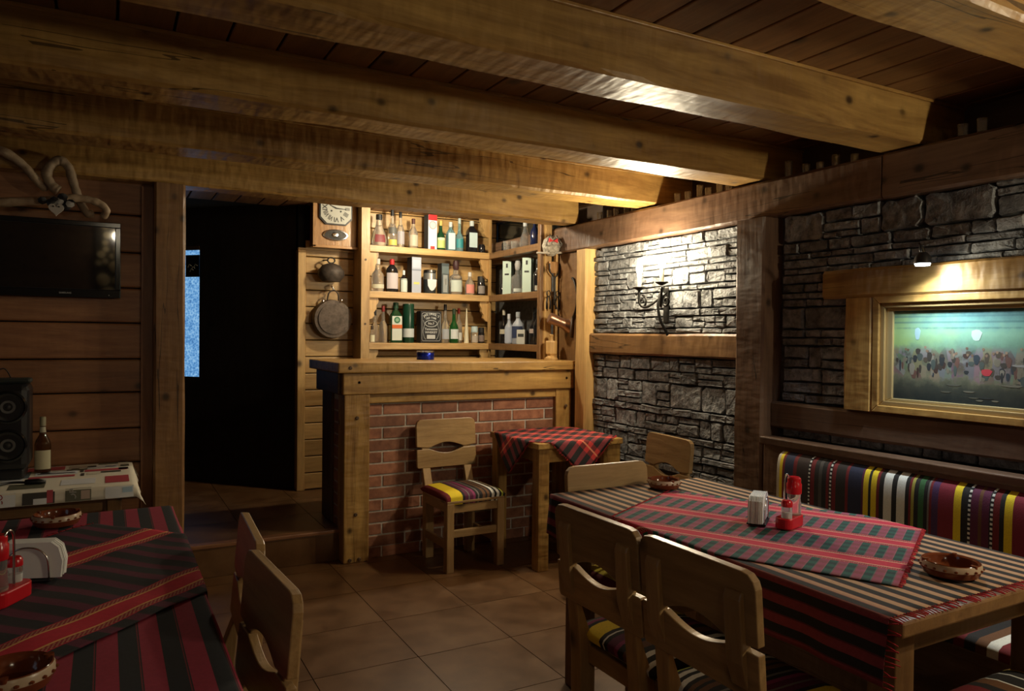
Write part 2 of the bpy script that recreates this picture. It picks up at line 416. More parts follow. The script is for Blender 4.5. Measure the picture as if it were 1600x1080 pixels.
box_side = plane_box('wall_bar_side', (2.985,3.05,4.40,4.75,0,2.032), wood('post','Z'), 'wooden side wall between the bar counter and the bottle shelves', 'wall')
# --- back wall left of the door (planks) and door post
wb = plane_box('wall_back', (-2.6,.232,4.60,4.66,0,2.24), MAT['night'], 'back wall of wide horizontal brown planks behind the television', 'wall')
zs = [0,.118,.312,.507,.703,.892,1.089,1.271,1.467,1.659,1.852,2.056,2.238]
for a, b in zip(zs, zs[1:]):
    child(box('wall_plank', (-2.6,.232,4.555,4.60,a+.003,b-.003), wood('plank','X'), None, .010), wb)
child(box('wall_batten', (.170,.232,4.540,4.556,.0,2.22), wood('plank','Z'), None, .004), wb)
tr = hewn('trim_1', (.228,.385,4.445,4.62,0,2.232), 'post', 'Z', None, .003, 30); tag(tr, 'thick square timber door post beside the dark doorway', 'post', kind='structure')
# --- wall behind the bar with planks; hall beyond the doorway
w2 = plane_box('wall_bar_back', (1.31,3.05,5.84,5.90,.19,2.52), MAT['night'], 'plank wall behind the bar carrying shelves, clock, bell and pan', 'wall')
z = .20
while z < 2.05:
    child(box('wall_plank', (1.36,3.03,5.815,5.84,z+.002,z+.126), wood('pine','X'), None, .006), w2); z += .13
while z < 2.45:
    child(box('wall_plank', (1.36 if z > 9 else 1.80,3.03,5.815,5.84,z+.002,z+.126), wood('pine','X'), None, .006), w2); z += .13
child(box('end_post', (1.30,1.36,5.80,5.90,.195,2.07), wood('pine','Z'), None, .004), w2)
child(box('cap_rail', (1.30,1.74,5.80,5.84,2.07,2.085), wood('pine','X'), None, .003), w2)
# hall: oblique dark wall with a frosted window
ang = math.atan2(6.66-5.90, .59-1.32)
hl = empty('wall_hall', (1.32,5.90,.195), ang); tag(hl, 'dark panelled wall of the unlit hall beyond the doorway', 'wall', kind='structure')
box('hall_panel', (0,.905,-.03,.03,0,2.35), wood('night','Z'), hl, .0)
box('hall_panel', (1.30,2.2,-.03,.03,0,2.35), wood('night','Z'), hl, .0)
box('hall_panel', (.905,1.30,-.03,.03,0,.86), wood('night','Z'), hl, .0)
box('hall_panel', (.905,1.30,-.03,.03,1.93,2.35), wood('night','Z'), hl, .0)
def frosted():
    t = NT('frosted_daylight'); co = t.n('ShaderNodeTexCoord').outputs['Object']
    v = t.n('ShaderNodeTexVoronoi', {'Vector': co, 'Scale': 55.0}).outputs['Distance']
    nz = t.n('ShaderNodeTexNoise', {'Vector': co, 'Scale': 9.0, 'Detail': 4.0}).outputs[0]
    c = t.ramp(t.math('ADD', t.math('MULTIPLY', v, .6), t.math('MULTIPLY', nz, .6)), [(.3, (.05,.17,.42)), (.55, (.13,.36,.72)), (.8, (.32,.60,.90))])
    t.p(Base_Color=(.02,.04,.07), Emission_Color=c, Emission_Strength=.85, Roughness=.3); return t.m
win = empty('window_1', (1.32,5.90,.195), ang); tag(win, 'narrow frosted blue window glowing in the dark hall', 'window', kind='structure')
box('pane', (.905,1.30,-.01,.01,.86,1.93), frosted(), win, 0)
box('window_frame', (.905,1.30,-.035,.035,1.90,1.93), wood('dark','Z'), win, 0)
box('sign', (.915,1.05,.011,.024,1.68,1.86), MAT['blackgloss'], win, .002)
for q, (a, b) in enumerate(((.93,1.77),(.955,1.75),(.97,1.735),(.99,1.77))):
    tube('scribble', [(a,.026,b), (a+.02,.026,b+.015), (a+.035,.026,b-.012)], .0025, MAT['cream'], win, 5)
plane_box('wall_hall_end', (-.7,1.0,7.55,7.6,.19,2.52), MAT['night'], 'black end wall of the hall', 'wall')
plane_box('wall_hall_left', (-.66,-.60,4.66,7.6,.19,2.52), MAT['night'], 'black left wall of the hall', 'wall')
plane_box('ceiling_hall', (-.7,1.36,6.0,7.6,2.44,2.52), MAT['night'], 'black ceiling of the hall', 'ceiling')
# --- walls out of view that close the room
plane_box('wall_left', (-2.66,-2.6,-1.6,4.66,-.05,2.52), wood('rail','Y'), 'left plank wall of the room', 'wall')
wrear = plane_box('wall_rear', (-2.66,3.3,-1.66,-1.6,-.05,2.52), wood('rail','X'), 'rear plank wall of the room', 'wall')
w3 = empty('window_2', (-2.585,1.2,1.1)); tag(w3, 'daylit window in the left wall', 'window', kind='structure')
box('pane', (0,.012,-.5,.5,0,1.0), emit('overcast_daylight', (.66,.82,1.0), .5), w3, 0)
for b in ((0,.03,-.56,-.5,-.06,1.06),(0,.03,.5,.56,-.06,1.06),(0,.03,-.56,.56,-.06,0),(0,.03,-.56,.56,1.0,1.06),(0,.03,-.02,.02,0,1.0)): box('window_frame', b, wood('plank','Y'), w3, .004)

# ================================================================== LAMPS
def scroll(c, r0, r1, turns, a0, plane, n=22):
    out = []
    for i in range(n+1):
        t = i/n; a = a0+turns*2*PI*t; r = r0+(r1-r0)*t
        out.append(Vector(c)+plane(r*math.cos(a), r*math.sin(a)))
    return out
def sconce(label, y, z, x=3.0, watts=9.0, rot=0):
    """two-armed wrought iron candle sconce; local -x faces the room"""
    s = thing('wall_sconce', label, 'wall lamp', (x, y, z), rot)
    PL = lambda a, b: Vector((0, a, b))
    tube('stem', spline([(-.03,0,.0),(-.06,.01,-.10),(-.05,.0,-.20),(-.03,-.03,-.27),(-.02,-.045,-.31)], 6), [.009]*24+[.004], MAT['iron'], s)
    box('back_plate', (-.012,0,-.022,.022,-.22,.0), MAT['iron'], s, .006)
    for q, (sy, zz) in enumerate(((1,0),(-1,.02))):
        cy = sy*.105; bx = -.13
        arm = tube('arm', spline([(-.045,0,-.06),(-.10,cy*.6,-.12),(bx,cy*.95,-.10),(bx,cy,-.01)], 6), .008, MAT['iron'], s)
        tube('scroll', scroll((bx+.03,cy*1.05,-.09), .042, .008, 1.3, PI/2, lambda a, b: Vector((0, a*sy, b))), .007, MAT['iron'], arm)
        cup = lathe('drip_cup', [(.012,-.02),(.036,-.006),(.040,.0),(.034,.002),(.015,.003)], MAT['iron'], s, 16, (bx,cy,zz))
        lathe('candle_sleeve', [(.013,0),(.013,.075),(.010,.077)], MAT['iron'] if False else flat('sleeve', (.30,.27,.20), .5), s, 12, (bx,cy,zz+.003))
        lathe('bulb', [(.010,0),(.019,.015),(.021,.035),(.014,.06),(.002,.078)], MAT['bulb'], s, 14, (bx,cy,zz+.08))
        point_light('bulb_light', (bx-.015,cy,zz+.125), watts, WARM, s, .03)
    return s
sconce('two-armed wrought iron wall sconce with lit bulbs on the stone wall', 3.50, 1.725, 3.0, L_SCONCE)
sconce('two-armed iron wall sconce on the right wall near the rear corner', .10, 1.725, 3.0, L_SCONCE2)
s3 = sconce('two-armed iron wall sconce on the rear wall beside the log slices', -1.56, 1.75, 1.0, L_REAR, -PI/2-PI)
s3.location = (.22,-1.545,1.80); s3.rotation_euler = (0,0,-PI/2)
# picture lamp
pl = thing('picture_lamp', 'small black spot lamp shining on the timber above the painting', 'lamp', (2.945,1.81,1.738))
tube('stem', spline([(.0,.03,.02),(-.05,.02,.06),(-.09,0,.05),(-.09,-.005,.02)], 5), .005, MAT['black'], pl)
lathe('housing', [(.016,.03),(.030,.012),(.034,-.014),(.030,-.014),(.026,-.004)], MAT['black'], pl, 16, (-.09,-.01,.0), cap=False)
lathe('lens', [(.029,-.012),(.027,-.022),(.001,-.024)], emit('cool_led', (.80,.95,1.0), 14.0), pl, 16, (-.09,-.01,.0))
spot_light('led_light', (2.855,1.80,1.708), (2.80,1.62,1.00), L_PIC, COOL, 2.9, None, .02, 1.0)
spot_light('led_light', (2.855,1.79,1.708), (2.945,1.60,1.66), L_PIC*.16, (1,.90,.66), 2.6, None, .02, 1.0)
# bar lamp, flush under the ceiling boards behind the header
bl = thing('bar_lamp', 'small round ceiling lamp above the bar', 'lamp', (2.14,4.90,2.42))
lathe('housing', [(.06,0),(.065,-.02),(.058,-.03),(.05,-.022)], MAT['steel'], bl, 20, cap=False)
lathe('diffuser', [(.05,-.022),(.04,-.030),(.001,-.034)], emit('lamp_glass', (1,.9,.7), 12.0), bl, 20)
point_light('bar_light', (0,0,-.07), L_BAR, (1,.88,.64), bl, .04)

# ================================================================== BAR COUNTER
bar = thing('bar_counter', 'timber bar counter with a brick front and thick wooden top', 'bar counter', (1.264,4.47,0))
def bp(name, b, mat, bev=.006, par=None): return child(box(name, b, mat, None, bev), bar) if par is None else child(box(name, b, mat, None, bev), par)
top = bp('countertop', (1.235,2.98,4.425,5.16,1.180,1.244), wood('beam','X'), .008)
bp('fascia', (1.275,2.965,4.455,4.50,1.045,1.180), wood('beam','X'))
bp('end_fascia', (1.255,1.30,4.50,5.04,1.045,1.180), wood('dark','Y'))
bp('rail', (1.44,2.83,4.485,4.52,.985,1.045), wood('beam','X'))
bp('post', (1.285,1.447,4.462,4.60,0,1.045), wood('beam','Z'))
bp('post', (2.825,2.955,4.475,4.60,0,1.045), wood('beam','Z'))
bp('post', (1.285,1.42,4.76,4.99,.196,1.045), wood('dark','Z'))
bp('core', (1.33,2.84,4.5185,4.62,.0,1.04), MAT['joint'], 0)
bp('end_core', (1.305,1.36,4.60,4.76,.196,1.04), MAT['joint'], 0)
meb = {}
def brick(x0, x1, z0, z1, par):
    k = round(x1-x0, 3)
    if k not in meb:
        o = box('brick', (x0,x1,4.513,4.535,z0,z1), MAT['brick'], None, .003); meb[k] = o.data
    else:
        o = bevel(mesh_obj('brick', meb[k], None, None, ((x0+x1)/2, 4.524, z0)), .003)
    o.location.y += random.uniform(-.002,.002)
    return child(o, bar)
z = .985-.076; row = 0
while z > -.01:
    x = 1.447 - (.0 if row % 2 else .155)
    while x < 2.825:
        a, b = max(x, 1.449), min(x+.25, 2.823)
        if b-a > .03: brick(a, b, max(z,.001), z+.065, bar)
        x += .262
    z -= .0762; row += 1
z = 1.0
while z > .2:
    child(box('brick', (1.300,1.318,4.605,4.755,z-.065,z), MAT['brick'], None, .003), bar); z -= .0762
for (x, zz) in ((1.31,1.212),(2.955,1.212),(1.375,1.12),(2.90,1.12),(1.365,.90),(1.325,.02),(1.385,.02),(2.90,.92),(1.36,.3)):
    o = lathe('peg', [(.012,0),(.012,.004),(.009,.007)], wood('dark','Z'), None, 10, (x,4.462 if zz < 1.18 else 4.427,zz), (PI/2,0,0)); child(o, bar)
tin = thing('blue_tin', 'shiny blue round tin standing on the bar counter top', 'tin', (1.976,4.86,1.245))
lathe('body', [(.060,0),(.062,.004),(.062,.046),(.060,.05)], NT('blue_metal').p(Base_Color=(.012,.03,.42), Metallic=.7, Roughness=.25).m, tin, 28)
lathe('lid', [(.063,.05),(.063,.058),(.058,.061),(.001,.061)], MAT['steel'], tin, 28)

# ================================================================== SHELVES
sh = thing('bar_shelf', 'L-shaped pine bottle shelf behind the bar', 'shelf', (1.737,5.6,1.25))
def sp(name, b, mat, bev=.003): return child(box(name, b, mat, None, bev), sh)
sp('upright', (1.737,1.808,5.60,5.814,1.20,2.42), wood('pine','Z'))
sp('upright', (2.853,2.875,5.602,5.63,1.20,2.42), wood('pine','Z'))
sp('upright', (2.845,2.872,4.745,4.79,1.245,2.34), wood('post','Z'))
ZS = (1.352, 1.758, 2.118)
for zt in ZS:
    sp('shelf_board', (1.80,2.86,5.60,5.814,zt-.052,zt), wood('pine','X'))
    sp('shelf_board', (2.850,3.045,4.76,5.60,zt-.052,zt), wood('post','Y'))
sp('back_panel', (3.040,3.05,4.76,5.81,1.20,2.40), flat('smoked_mirror', (.05,.055,.05), .08, .9), 0)
sp('lower_rail', (1.80,2.86,5.70,5.814,1.20,1.235), wood('pine','X'))
def bracket(x, zt, s=1):
    poly = [(0,0),(.075*s,0),(.078*s,-.03),(.060*s,-.06),(.062*s,-.085),(.040*s,-.115),(.045*s,-.14),(.020*s,-.165),(0,-.17)]
    o = prism('bracket', poly, 5.62, 5.65, XZ, wood('pine','Z'), None, (x,0,zt-.052)); child(o, sh)
for zt in ZS: bracket(1.808, zt, 1); bracket(2.853, zt, -1)
for zt in (2.42,): bracket(2.853, zt+.05, -1)
for zz in (1.50, 2.0):
    o = lathe('peg', [(.009,0),(.009,.004)], wood('dark','Z'), None, 8, (1.772,5.601,zz), (PI/2,0,0)); child(o, sh)
eb = hewn('trim_2', (2.872,2.945,4.735,4.80,1.245,2.34), 'pine', 'Z', None, .001, 10); tag(eb, 'pale pine end board of the shelves where kitchen tools hang', 'post', kind='structure')
eb2 = hewn('trim_3', (2.963,2.983,4.70,4.76,1.245,2.05), 'pine', 'Z', None, .001, 10); tag(eb2, 'narrow pale strip beside the shelf end board', 'trim', kind='structure')

# ================================================================== BOTTLES AND BOXES
G = {
 'clear': MAT['clear'], 'green': glass('green_glass', (.03,.22,.06), .05, .75), 'dark': flat('dark_bottle_glass', (.012,.012,.014), .08),
 'dkgreen': flat('deep_green_glass', (.010,.05,.02), .08), 'blue': glass('pale_blue_glass', (.45,.78,.88), .06, .8), 'brown': glass('brown_glass', (.20,.08,.02), .05, .8),
 'frost': NT('frosted_glass').p(Base_Color=(.62,.70,.82), Roughness=.45, Transmission_Weight=.4).m, 'navy': flat('navy_glass', (.01,.015,.05), .1),
}
CL = {}
def colr(c):
    if c not in CL: CL[c] = flat('paint_%d' % len(CL), c, .55)
    return CL[c]
BK, WH, RD = (.012,.012,.013), (.74,.76,.76), (.50,.02,.025)
def bottle(label, x, y, z, h, r, g='clear', cap=BK, lab=None, shape='std', fy=1.0, face=0, group=None, lab2=None, neck=.30):
    """shape std | square | drop | cone | jar ; lab = (colour, from, to) as share of height"""
    t = thing('bottle' if shape != 'jar' else 'glass_jar', label, 'bottle' if shape != 'jar' else 'jar', (x,y,z), face)
    rn = max(.010, r*.34)
    if shape == 'drop': prof = [(r*.75,0),(r*.98,h*.08),(r,h*.2),(r*.8,h*.4),(r*.45,h*.62),(rn,h*.75),(rn,h*.9)]
    elif shape == 'jar': prof = [(r*.85,0),(r,h*.06),(r,h*.62),(r*.8,h*.72),(r*.8,h*.76)]
    elif shape == 'squat': prof = [(r*.9,0),(r,h*.03),(r,h*.48),(r*.93,h*.54),(rn*1.3,h*.60),(rn*1.1,h*.75)]
    else: prof = [(r*.92,0),(r,h*.025),(r,h*(.90-neck-.12)),(r*.86,h*(.90-neck-.05)),(rn*1.25,h*(.90-neck+.06)),(rn,h*.80),(rn,h*.90)]
    n = 4 if shape == 'square' else 20
    if shape == 'square':
        bm = bmesh.new(); rings = []
        for rr, zz in prof:
            k = min(.35, .012/rr); q = rr*.86; c = rr*k
            rings.append([bm.verts.new((a, b*fy, zz)) for a, b in ((q-c,-q),(q,-q+c),(q,q-c),(q-c,q),(-q+c,q),(-q,q-c),(-q,-q+c),(-q+c,-q))])
        for a, b in zip(rings, rings[1:]):
            for i in range(8): bm.faces.new((a[i], a[(i+1)%8], b[(i+1)%8], b[i]))
        bm.faces.new(rings[0][::-1]); bm.faces.new(rings[-1]); fin(bm, 'glass_body', G[g], t)
    else: lathe('glass_body', prof, G[g], t, 20, sy=fy)
    zt = prof[-1][1]; rt = prof[-1][0]
    ch = max(h-zt, .012)
    if cap:
        if shape == 'squat': lathe('stopper', [(rt*.8,zt-.01),(rt*1.2,zt+.005),(rt*1.35,h*.9),(rt*1.0,h)], colr(cap), t, 14)
        else: lathe('cap', [(rt*1.12,zt-.018),(rt*1.15,zt),(rt*1.12,h-.003),(rt*.9,h)], colr(cap), t, 14)
    for nm, lb in (('label', lab), ('neck_label', lab2)):
        if not lb: continue
        c, a, b = lb
        if shape == 'square':
            q = r*.87*fy+.0008; o = box(nm, (-r*.74,r*.74,-q-.0008,-q+.0004,h*a,h*b), colr(c), t, 0)
        else:
            def rad(zz):
                for (r0,z0),(r1,z1) in zip(prof, prof[1:]):
                    if z0 <= zz <= z1: return r0+(r1-r0)*(zz-z0)/max(z1-z0,1e-6)
                return rt
            bm = bmesh.new(); ns = 5; rows = []
            for q in range(ns+1):
                zz = h*(a+(b-a)*q/ns); R = rad(zz)+.0012
                rows.append([bm.verts.new((math.sin(w)*R, -math.cos(w)*R*fy, zz)) for w in [((-1.15+2.3*k/10)*(.62 if shape == 'drop' else 1)) for k in range(11)]])
            for u, v in zip(rows, rows[1:]):
                for k in range(10): bm.faces.new((u[k], u[k+1], v[k+1], v[k]))
            fin(bm, nm, colr(c), t, True)
    return t
def carton(name, label, cat, x, y, z, w, d, h, front, side=None, bands=(), face=0):
    t = thing(name, label, cat, (x,y,z), face)
    box('body', (-w/2,w/2,-d/2,d/2,0,h), colr(side or front), t, .002)
    box('front_print', (-w/2+.001,w/2-.001,-d/2-.0012,-d/2-.0002,.001,h-.001), colr(front), t, 0)
    for c, a, b, ww in bands:
        box('printed_band', (-w/2*ww,w/2*ww,-d/2-.0024,-d/2-.0013,h*a,h*b), colr(c), t, 0)
    return t
Y0 = 5.68; z1, z2, z3 = ZS[2]+.001, ZS[1]+.001, ZS[0]+.001
VIEW = .10       # cartons are turned a little towards the room
# top shelf
bottle('teardrop bottle with red label and black neck, leftmost on the top shelf', 1.905,Y0,z1,.255,.066,'clear',BK,((.20,.03,.035),.12,.36),'drop',.6)
bottle('tall clear bottle with black cap and yellow patch on the top shelf', 2.015,Y0,z1,.30,.037,'clear',BK,((.62,.52,.12),.05,.2),lab2=((.10,.10,.09),.36,.52))
bottle('tall clear bottle with black cap beside a brown capped bottle', 2.088,Y0+.01,z1,.292,.032,'clear',BK,((.35,.33,.36),.1,.45))
bottle('clear bottle with chocolate brown cap and pale label on the top shelf', 2.195,Y0,z1,.245,.038,'clear',(.07,.02,.015),((.45,.42,.33),.08,.45),'std',.9,neck=.26)
t = carton('gift_box', 'white gift box with red top and round emblem on the top shelf', 'box', 2.345,Y0,z1,.082,.075,.285,(.62,.66,.76),(.03,.04,.05),((RD,.84,1.0,.97),((.80,.82,.82),.03,.36,.80),((.55,.04,.04),.01,.10,.5)), VIEW)
lathe('emblem', [(.034,0),(.034,.0015)], colr((.36,.33,.36)), t, 20, (0,-.039,.20), (PI/2,0,0))
lathe('emblem_ring', [(.026,0),(.026,.0022)], colr((.62,.58,.56)), t, 20, (0,-.039,.20), (PI/2,0,0))
bottle('dark green bottle with gold neck and lime label on the top shelf', 2.437,Y0,z1,.25,.036,'dkgreen',(.62,.45,.12),((.45,.58,.18),.08,.34),neck=.34,lab2=((.66,.66,.45),.34,.42))
bottle('pale blue glass bottle with silver cap on the top shelf', 2.526,Y0,z1,.245,.041,'blue',(.60,.62,.62),((.50,.68,.74),.06,.62),'square',.8,neck=.2)
bottle('slim clear bottle with teal label and long neck on the top shelf', 2.612,Y0+.01,z1,.285,.034,'blue',(.45,.55,.55),((.03,.24,.26),.12,.38),neck=.38)
bottle('black shouldered bottle with large pale label on the top shelf', 2.722,Y0,z1,.27,.050,'dark',(.55,.62,.62),((.52,.66,.68),.16,.62),'square',.8,neck=.14)
bottle('small dark round glass jar at the right end of the top shelf', 2.818,Y0,z1,.10,.030,'dark',None,None,'jar')
# middle shelf
bottle('ornate clear bottle, leftmost on the middle shelf', 1.897,Y0,z2,.262,.050,'clear',(.55,.55,.5),((.55,.55,.42),.10,.22),'std',.8,neck=.3)
bottle('black bottle with red cap and off-white label on the middle shelf', 2.015,Y0,z2,.265,.050,'dark',RD,((.55,.50,.53),.10,.58),'std',.75,neck=.14)
bottle('short bottle with white cap and mint label on the middle shelf', 2.108,Y0-.02,z2,.178,.029,'dark',(.75,.75,.73),((.60,.70,.66),.02,.62),'std',1,neck=.2)
carton('gift_box', 'tall grey-blue gift box with yellow script on the middle shelf', 'box', 2.205,Y0,z2,.085,.085,.29,(.40,.45,.55),(.015,.016,.02),(((.62,.60,.18),.24,.30,.6),((.22,.26,.34),.62,.66,.98),((.48,.55,.68),.70,.92,.8)), VIEW)
t = thing('round_tin', 'short round tin with a silver band and white shield label', 'tin', (2.341,Y0,z2))
lathe('body', [(.050,0),(.052,.004),(.052,.17),(.050,.175)], colr((.02,.025,.03)), t, 24)
lathe('lid', [(.0525,.175),(.0525,.192),(.049,.195),(.001,.195)], MAT['steel'], t, 24)
lathe('silver_band', [(.0527,.115),(.0527,.165)], flat('tin_silver', (.55,.56,.55), .3, .8), t, 24, cap=False)
prism('shield', [(-.040,.115),(.040,.115),(.036,.06),(.018,.03),(0,.02),(-.018,.03),(-.036,.06)], -.0545,-.052, XZ, colr((.62,.68,.72)), t)
carton('gift_box', 'dark gift box with a silver picture on the middle shelf', 'box', 2.463,Y0,z2,.070,.07,.255,(.06,.08,.09),(.012,.013,.014),(((.30,.33,.34),.05,.62,.6),((.13,.17,.18),.66,.9,.9),((.55,.57,.55),.3,.5,.3)), VIEW)
bottle('square shouldered bottle with dark stopper and pale label on the middle shelf', 2.578,Y0,z2,.285,.055,'clear',(.05,.018,.02),((.50,.58,.54),.08,.42),'squat',.8)
bottle('round bottle with pink label and silver cap on the middle shelf', 2.708,Y0,z2,.195,.040,'clear',(.6,.6,.58),((.66,.26,.22),.08,.46),'std',.8,neck=.26)
bottle('black jar with white specks at the right end of the middle shelf', 2.815,Y0,z2,.165,.034,'dark',BK,((.22,.20,.19),.1,.5),'jar')
# bottom shelf
bottle('tiny bottle with cream label, leftmost on the bottom shelf', 1.845,Y0-.03,z3,.135,.019,'clear',(.05,.03,.02),((.70,.70,.52),.05,.45))
bottle('slim clear bottle with dark cap at the left of the bottom shelf', 1.890,Y0+.04,z3,.262,.030,'clear',BK,None,neck=.36)
bottle('slim clear bottle with dark red cap on the bottom shelf', 1.945,Y0,z3,.295,.034,'clear',(.22,.02,.02),None,neck=.36)
t = bottle('green square liqueur bottle with orange banded label on the bottom shelf', 2.05,Y0,z3,.325,.056,'dkgreen',(.012,.06,.03),((.62,.68,.62),.06,.66),'square',.7,neck=.16)
box('label_band', (-.0425,.0425,-.0375,-.0355,.115,.145), colr((.62,.13,.02)), t, 0)
lathe('emblem', [(.026,0),(.026,.002)], colr((.02,.16,.07)), t, 20, (0,-.0355,.183), (PI/2,0,0))
lathe('emblem_cross', [(.016,0),(.016,.003)], colr((.25,.42,.28)), t, 6, (0,-.0355,.183), (PI/2,0,0))
t = thing('round_tin', 'tall dark green gift tube with a white label on the bottom shelf', 'tin', (2.158,Y0,z3))
lathe('body', [(.046,0),(.047,.003),(.047,.31),(.045,.315),(.001,.315)], NT('green_tube').p(Base_Color=(.008,.045,.025), Roughness=.25).m, t, 24)
lathe('label', [(.0478,.045),(.0478,.115)], colr((.58,.64,.66)), t, 24, cap=False)
t = thing('whiskey_tin', 'black whiskey tin with white lettering and scroll border on the bottom shelf', 'tin', (2.335,Y0-.01,z3), -.03)
box('body', (-.092,.092,-.05,.05,0,.262), flat('black_tin', (.008,.008,.010), .55), t, .006)
wp = flat('white_print', (.55,.57,.57), .7)
def fr(px, pz): return (px, -.0508, pz)
tube('border', [fr(*p) for p in rrect(.160,.228,.016,4,0,.131)]+[fr(*rrect(.160,.228,.016,4,0,.131)[0])], .0014, wp, t, 4)
for s_ in (-1,1):
    tube('scroll_line', spline([fr(s_*.070,.185), fr(s_*.058,.15), fr(s_*.070,.10), fr(s_*.060,.05), fr(s_*.045,.028)], 5), .0016, wp, t, 4)
# arched title
def arc_text(s, r, z0, size, span):
    n = len(s)
    for i, ch in enumerate(s):
        a = -span/2+span*i/(n-1)
        if ch == ' ': continue
        lettering(ch, size, wp, t, (math.sin(a)*r, -.0515, z0+math.cos(a)*r-r), (PI/2, a, 0), .95)
arc_text("JACK DANIEL'S", .11, .236, .026, 1.22)
arc_text("OLD TIME", .12, .205, .022, .66)
oval = [(.052*math.cos(2*PI*k/24), .158+.026*math.sin(2*PI*k/24)) for k in range(25)]
tube('oval', [fr(*p) for p in oval], .003, wp, t, 4)
lettering('No.7', .026, wp, t, (0,-.0515,.158))
lettering('Tennessee', .026, wp, t, (0,-.0515,.113)); lettering('WHISKEY', .025, wp, t, (0,-.0515,.086))
box('label_patch', (-.036,.036,-.0515,-.0503,.034,.066), wp, t, .0)
bottle('tall clear bottle with black cap beside the black tin', 2.485,Y0,z3,.322,.034,'clear',BK,((.40,.43,.48),.10,.36),neck=.36)
bottle('green bottle with white label on the bottom shelf', 2.560,Y0-.01,z3,.288,.038,'green',(.02,.04,.02),((.66,.72,.74),.12,.40),neck=.34)
bottle('clear bottle with red cap behind the white cone candle', 2.632,Y0+.05,z3,.295,.030,'clear',(.35,.04,.03),((.6,.62,.6),.08,.3),neck=.3)
t = thing('cone_candle', 'tall slender white cone candle on the bottom shelf', 'candle', (2.672,Y0-.02,z3))
lathe('wax_body', [(.022,0),(.021,.01),(.006,.24),(.004,.292)], colr((.70,.66,.48)), t, 16)
tube('wick', [(0,0,.29),(.001,0,.305)], .0012, MAT['black'], t, 5)
bottle('small jar with pale blue lid on the bottom shelf', 2.752,Y0-.01,z3,.142,.032,'clear',(.50,.64,.68),((.45,.40,.34),.05,.45),'jar')
bottle('dark speckled jar at the right end of the bottom shelf', 2.820,Y0,z3,.135,.028,'dark',BK,((.2,.15,.13),.1,.5),'jar')
# right-hand shelves
XR = 2.945; FR = -1.25
def glasscup(label, x, y, z, r, h, group=None):
    t = thing('drinking_glass', label, 'glass', (x,y,z), 0, group)
    lathe('cup', [(.001,0),(r*.82,0),(r*.86,.004),(r,h),(r-.003,h),(r*.82,.010),(.001,.009)], MAT['clear'], t, 18, cap=False); return t
bottle('small dark goblet in the corner of the upper right shelf', XR,5.50,z1,.11,.028,'dark',None,None,'jar')
glasscup('faceted water glass on the upper right shelf', XR-.02,5.42,z1,.036,.085)
glasscup('short tumbler on the upper right shelf beside a decanter', XR-.02,5.28,z1,.040,.070)
bottle('round clear decanter on the upper right shelf', XR,5.15,z1,.215,.052,'clear',(.4,.42,.42),None,'drop',.8)
bottle('dark blue bottle on the upper right shelf', XR,5.005,z1,.225,.036,'navy',(.02,.02,.05),None,neck=.28)
bottle('dark jar in the corner of the middle right shelf', XR,5.53,z2,.10,.032,'dark',BK,None,'jar')
for y_, lb in ((5.435,'mint white upright box left of the ornate bottle'),(5.105,'mint white upright box right of the ornate bottle')):
    carton('gift_box', lb, 'box', XR,y_,z2,.075,.07,.28,(.50,.64,.56),(.30,.40,.35),((BK,.58,.63,.5),(BK,.80,.92,.22)), FR+.45)
bottle('ornate clear bottle with large crown stopper between two mint boxes', XR,5.265,z2,.27,.056,'clear',(.38,.38,.38),((.50,.56,.54),.06,.16),'squat',.8)
bottle('black bottle at the near end of the middle right shelf', XR,4.955,z2,.26,.034,'dark',BK,((.45,.42,.34),.05,.2))
bottle('dark bottle with cream label in the corner of the lower right shelf', XR,5.50,z3,.285,.034,'dark',(.55,.52,.42),((.58,.55,.42),.28,.42),face=FR+.3)
bottle('frosted pale blue bottle standing in front on the lower right shelf', XR-.03,5.355,z3,.245,.036,'frost',(.62,.66,.72),((.48,.56,.70),.03,.55),'std',.8,FR+.3,neck=.25)
bottle('frosted round bottle with navy label on the lower right shelf', XR,5.255,z3,.26,.052,'frost',(.4,.45,.5),((.03,.05,.12),.18,.55),'std',.8,FR+.3,neck=.22)
carton('small_box', 'small white box with dark stamp on the lower right shelf', 'box', XR-.04,5.125,z3,.068,.05,.115,(.62,.68,.66),(.4,.44,.42),(((.04,.05,.05),.50,.72,.7),), FR+.45)
bottle('dark wine bottle with pale spots behind the small white box', XR+.03,5.05,z3,.29,.036,'dark',BK,((.45,.38,.36),.3,.42),face=FR+.3)
bottle('black bottle at the near end of the lower right shelf', XR,4.945,z3,.30,.034,'dark',BK,None,neck=.3)

# ================================================================== CLOCK, BELL, PAN
ck = thing('wall_clock', 'wooden wall clock with white octagonal roman dial and oval medallion', 'clock', (1.56,5.80,2.09))
box('case', (-.170,.170,-.10,.01,.0,.56), wood('clock','Z'), ck, .006)
box('side_moulding', (-.176,-.15,-.112,-.09,-.005,.565), wood('clock','Z'), ck, .003)
box('base_moulding', (-.176,.176,-.112,-.09,-.008,.012), wood('clock','X'), ck, .003)
def octa(r, k=.62, cz=0): return [(r*a, cz+r*b) for a, b in ((k,-1),(1,-k),(1,k),(k,1),(-k,1),(-1,k),(-1,-k),(-k,-1))]
prism('dial_rim', octa(.128, .62, .30), -.116, -.10, XZ, MAT['black'], ck)
dial = prism('dial', octa(.118, .60, .30), -.120, -.112, XZ, flat('dial_white', (.48,.48,.42), .5), ck)
for k, s in enumerate(('XII','I','II','III','IIII','V','VI','VII','VIII','IX','X','XI')):
    a = 2*PI*k/12; r = .086
    o = lettering(s, .052, MAT['black'], dial, (math.sin(a)*r, -.1215, .30+math.cos(a)*r), (PI/2, a, 0), .62 if len(s) > 2 else .9)
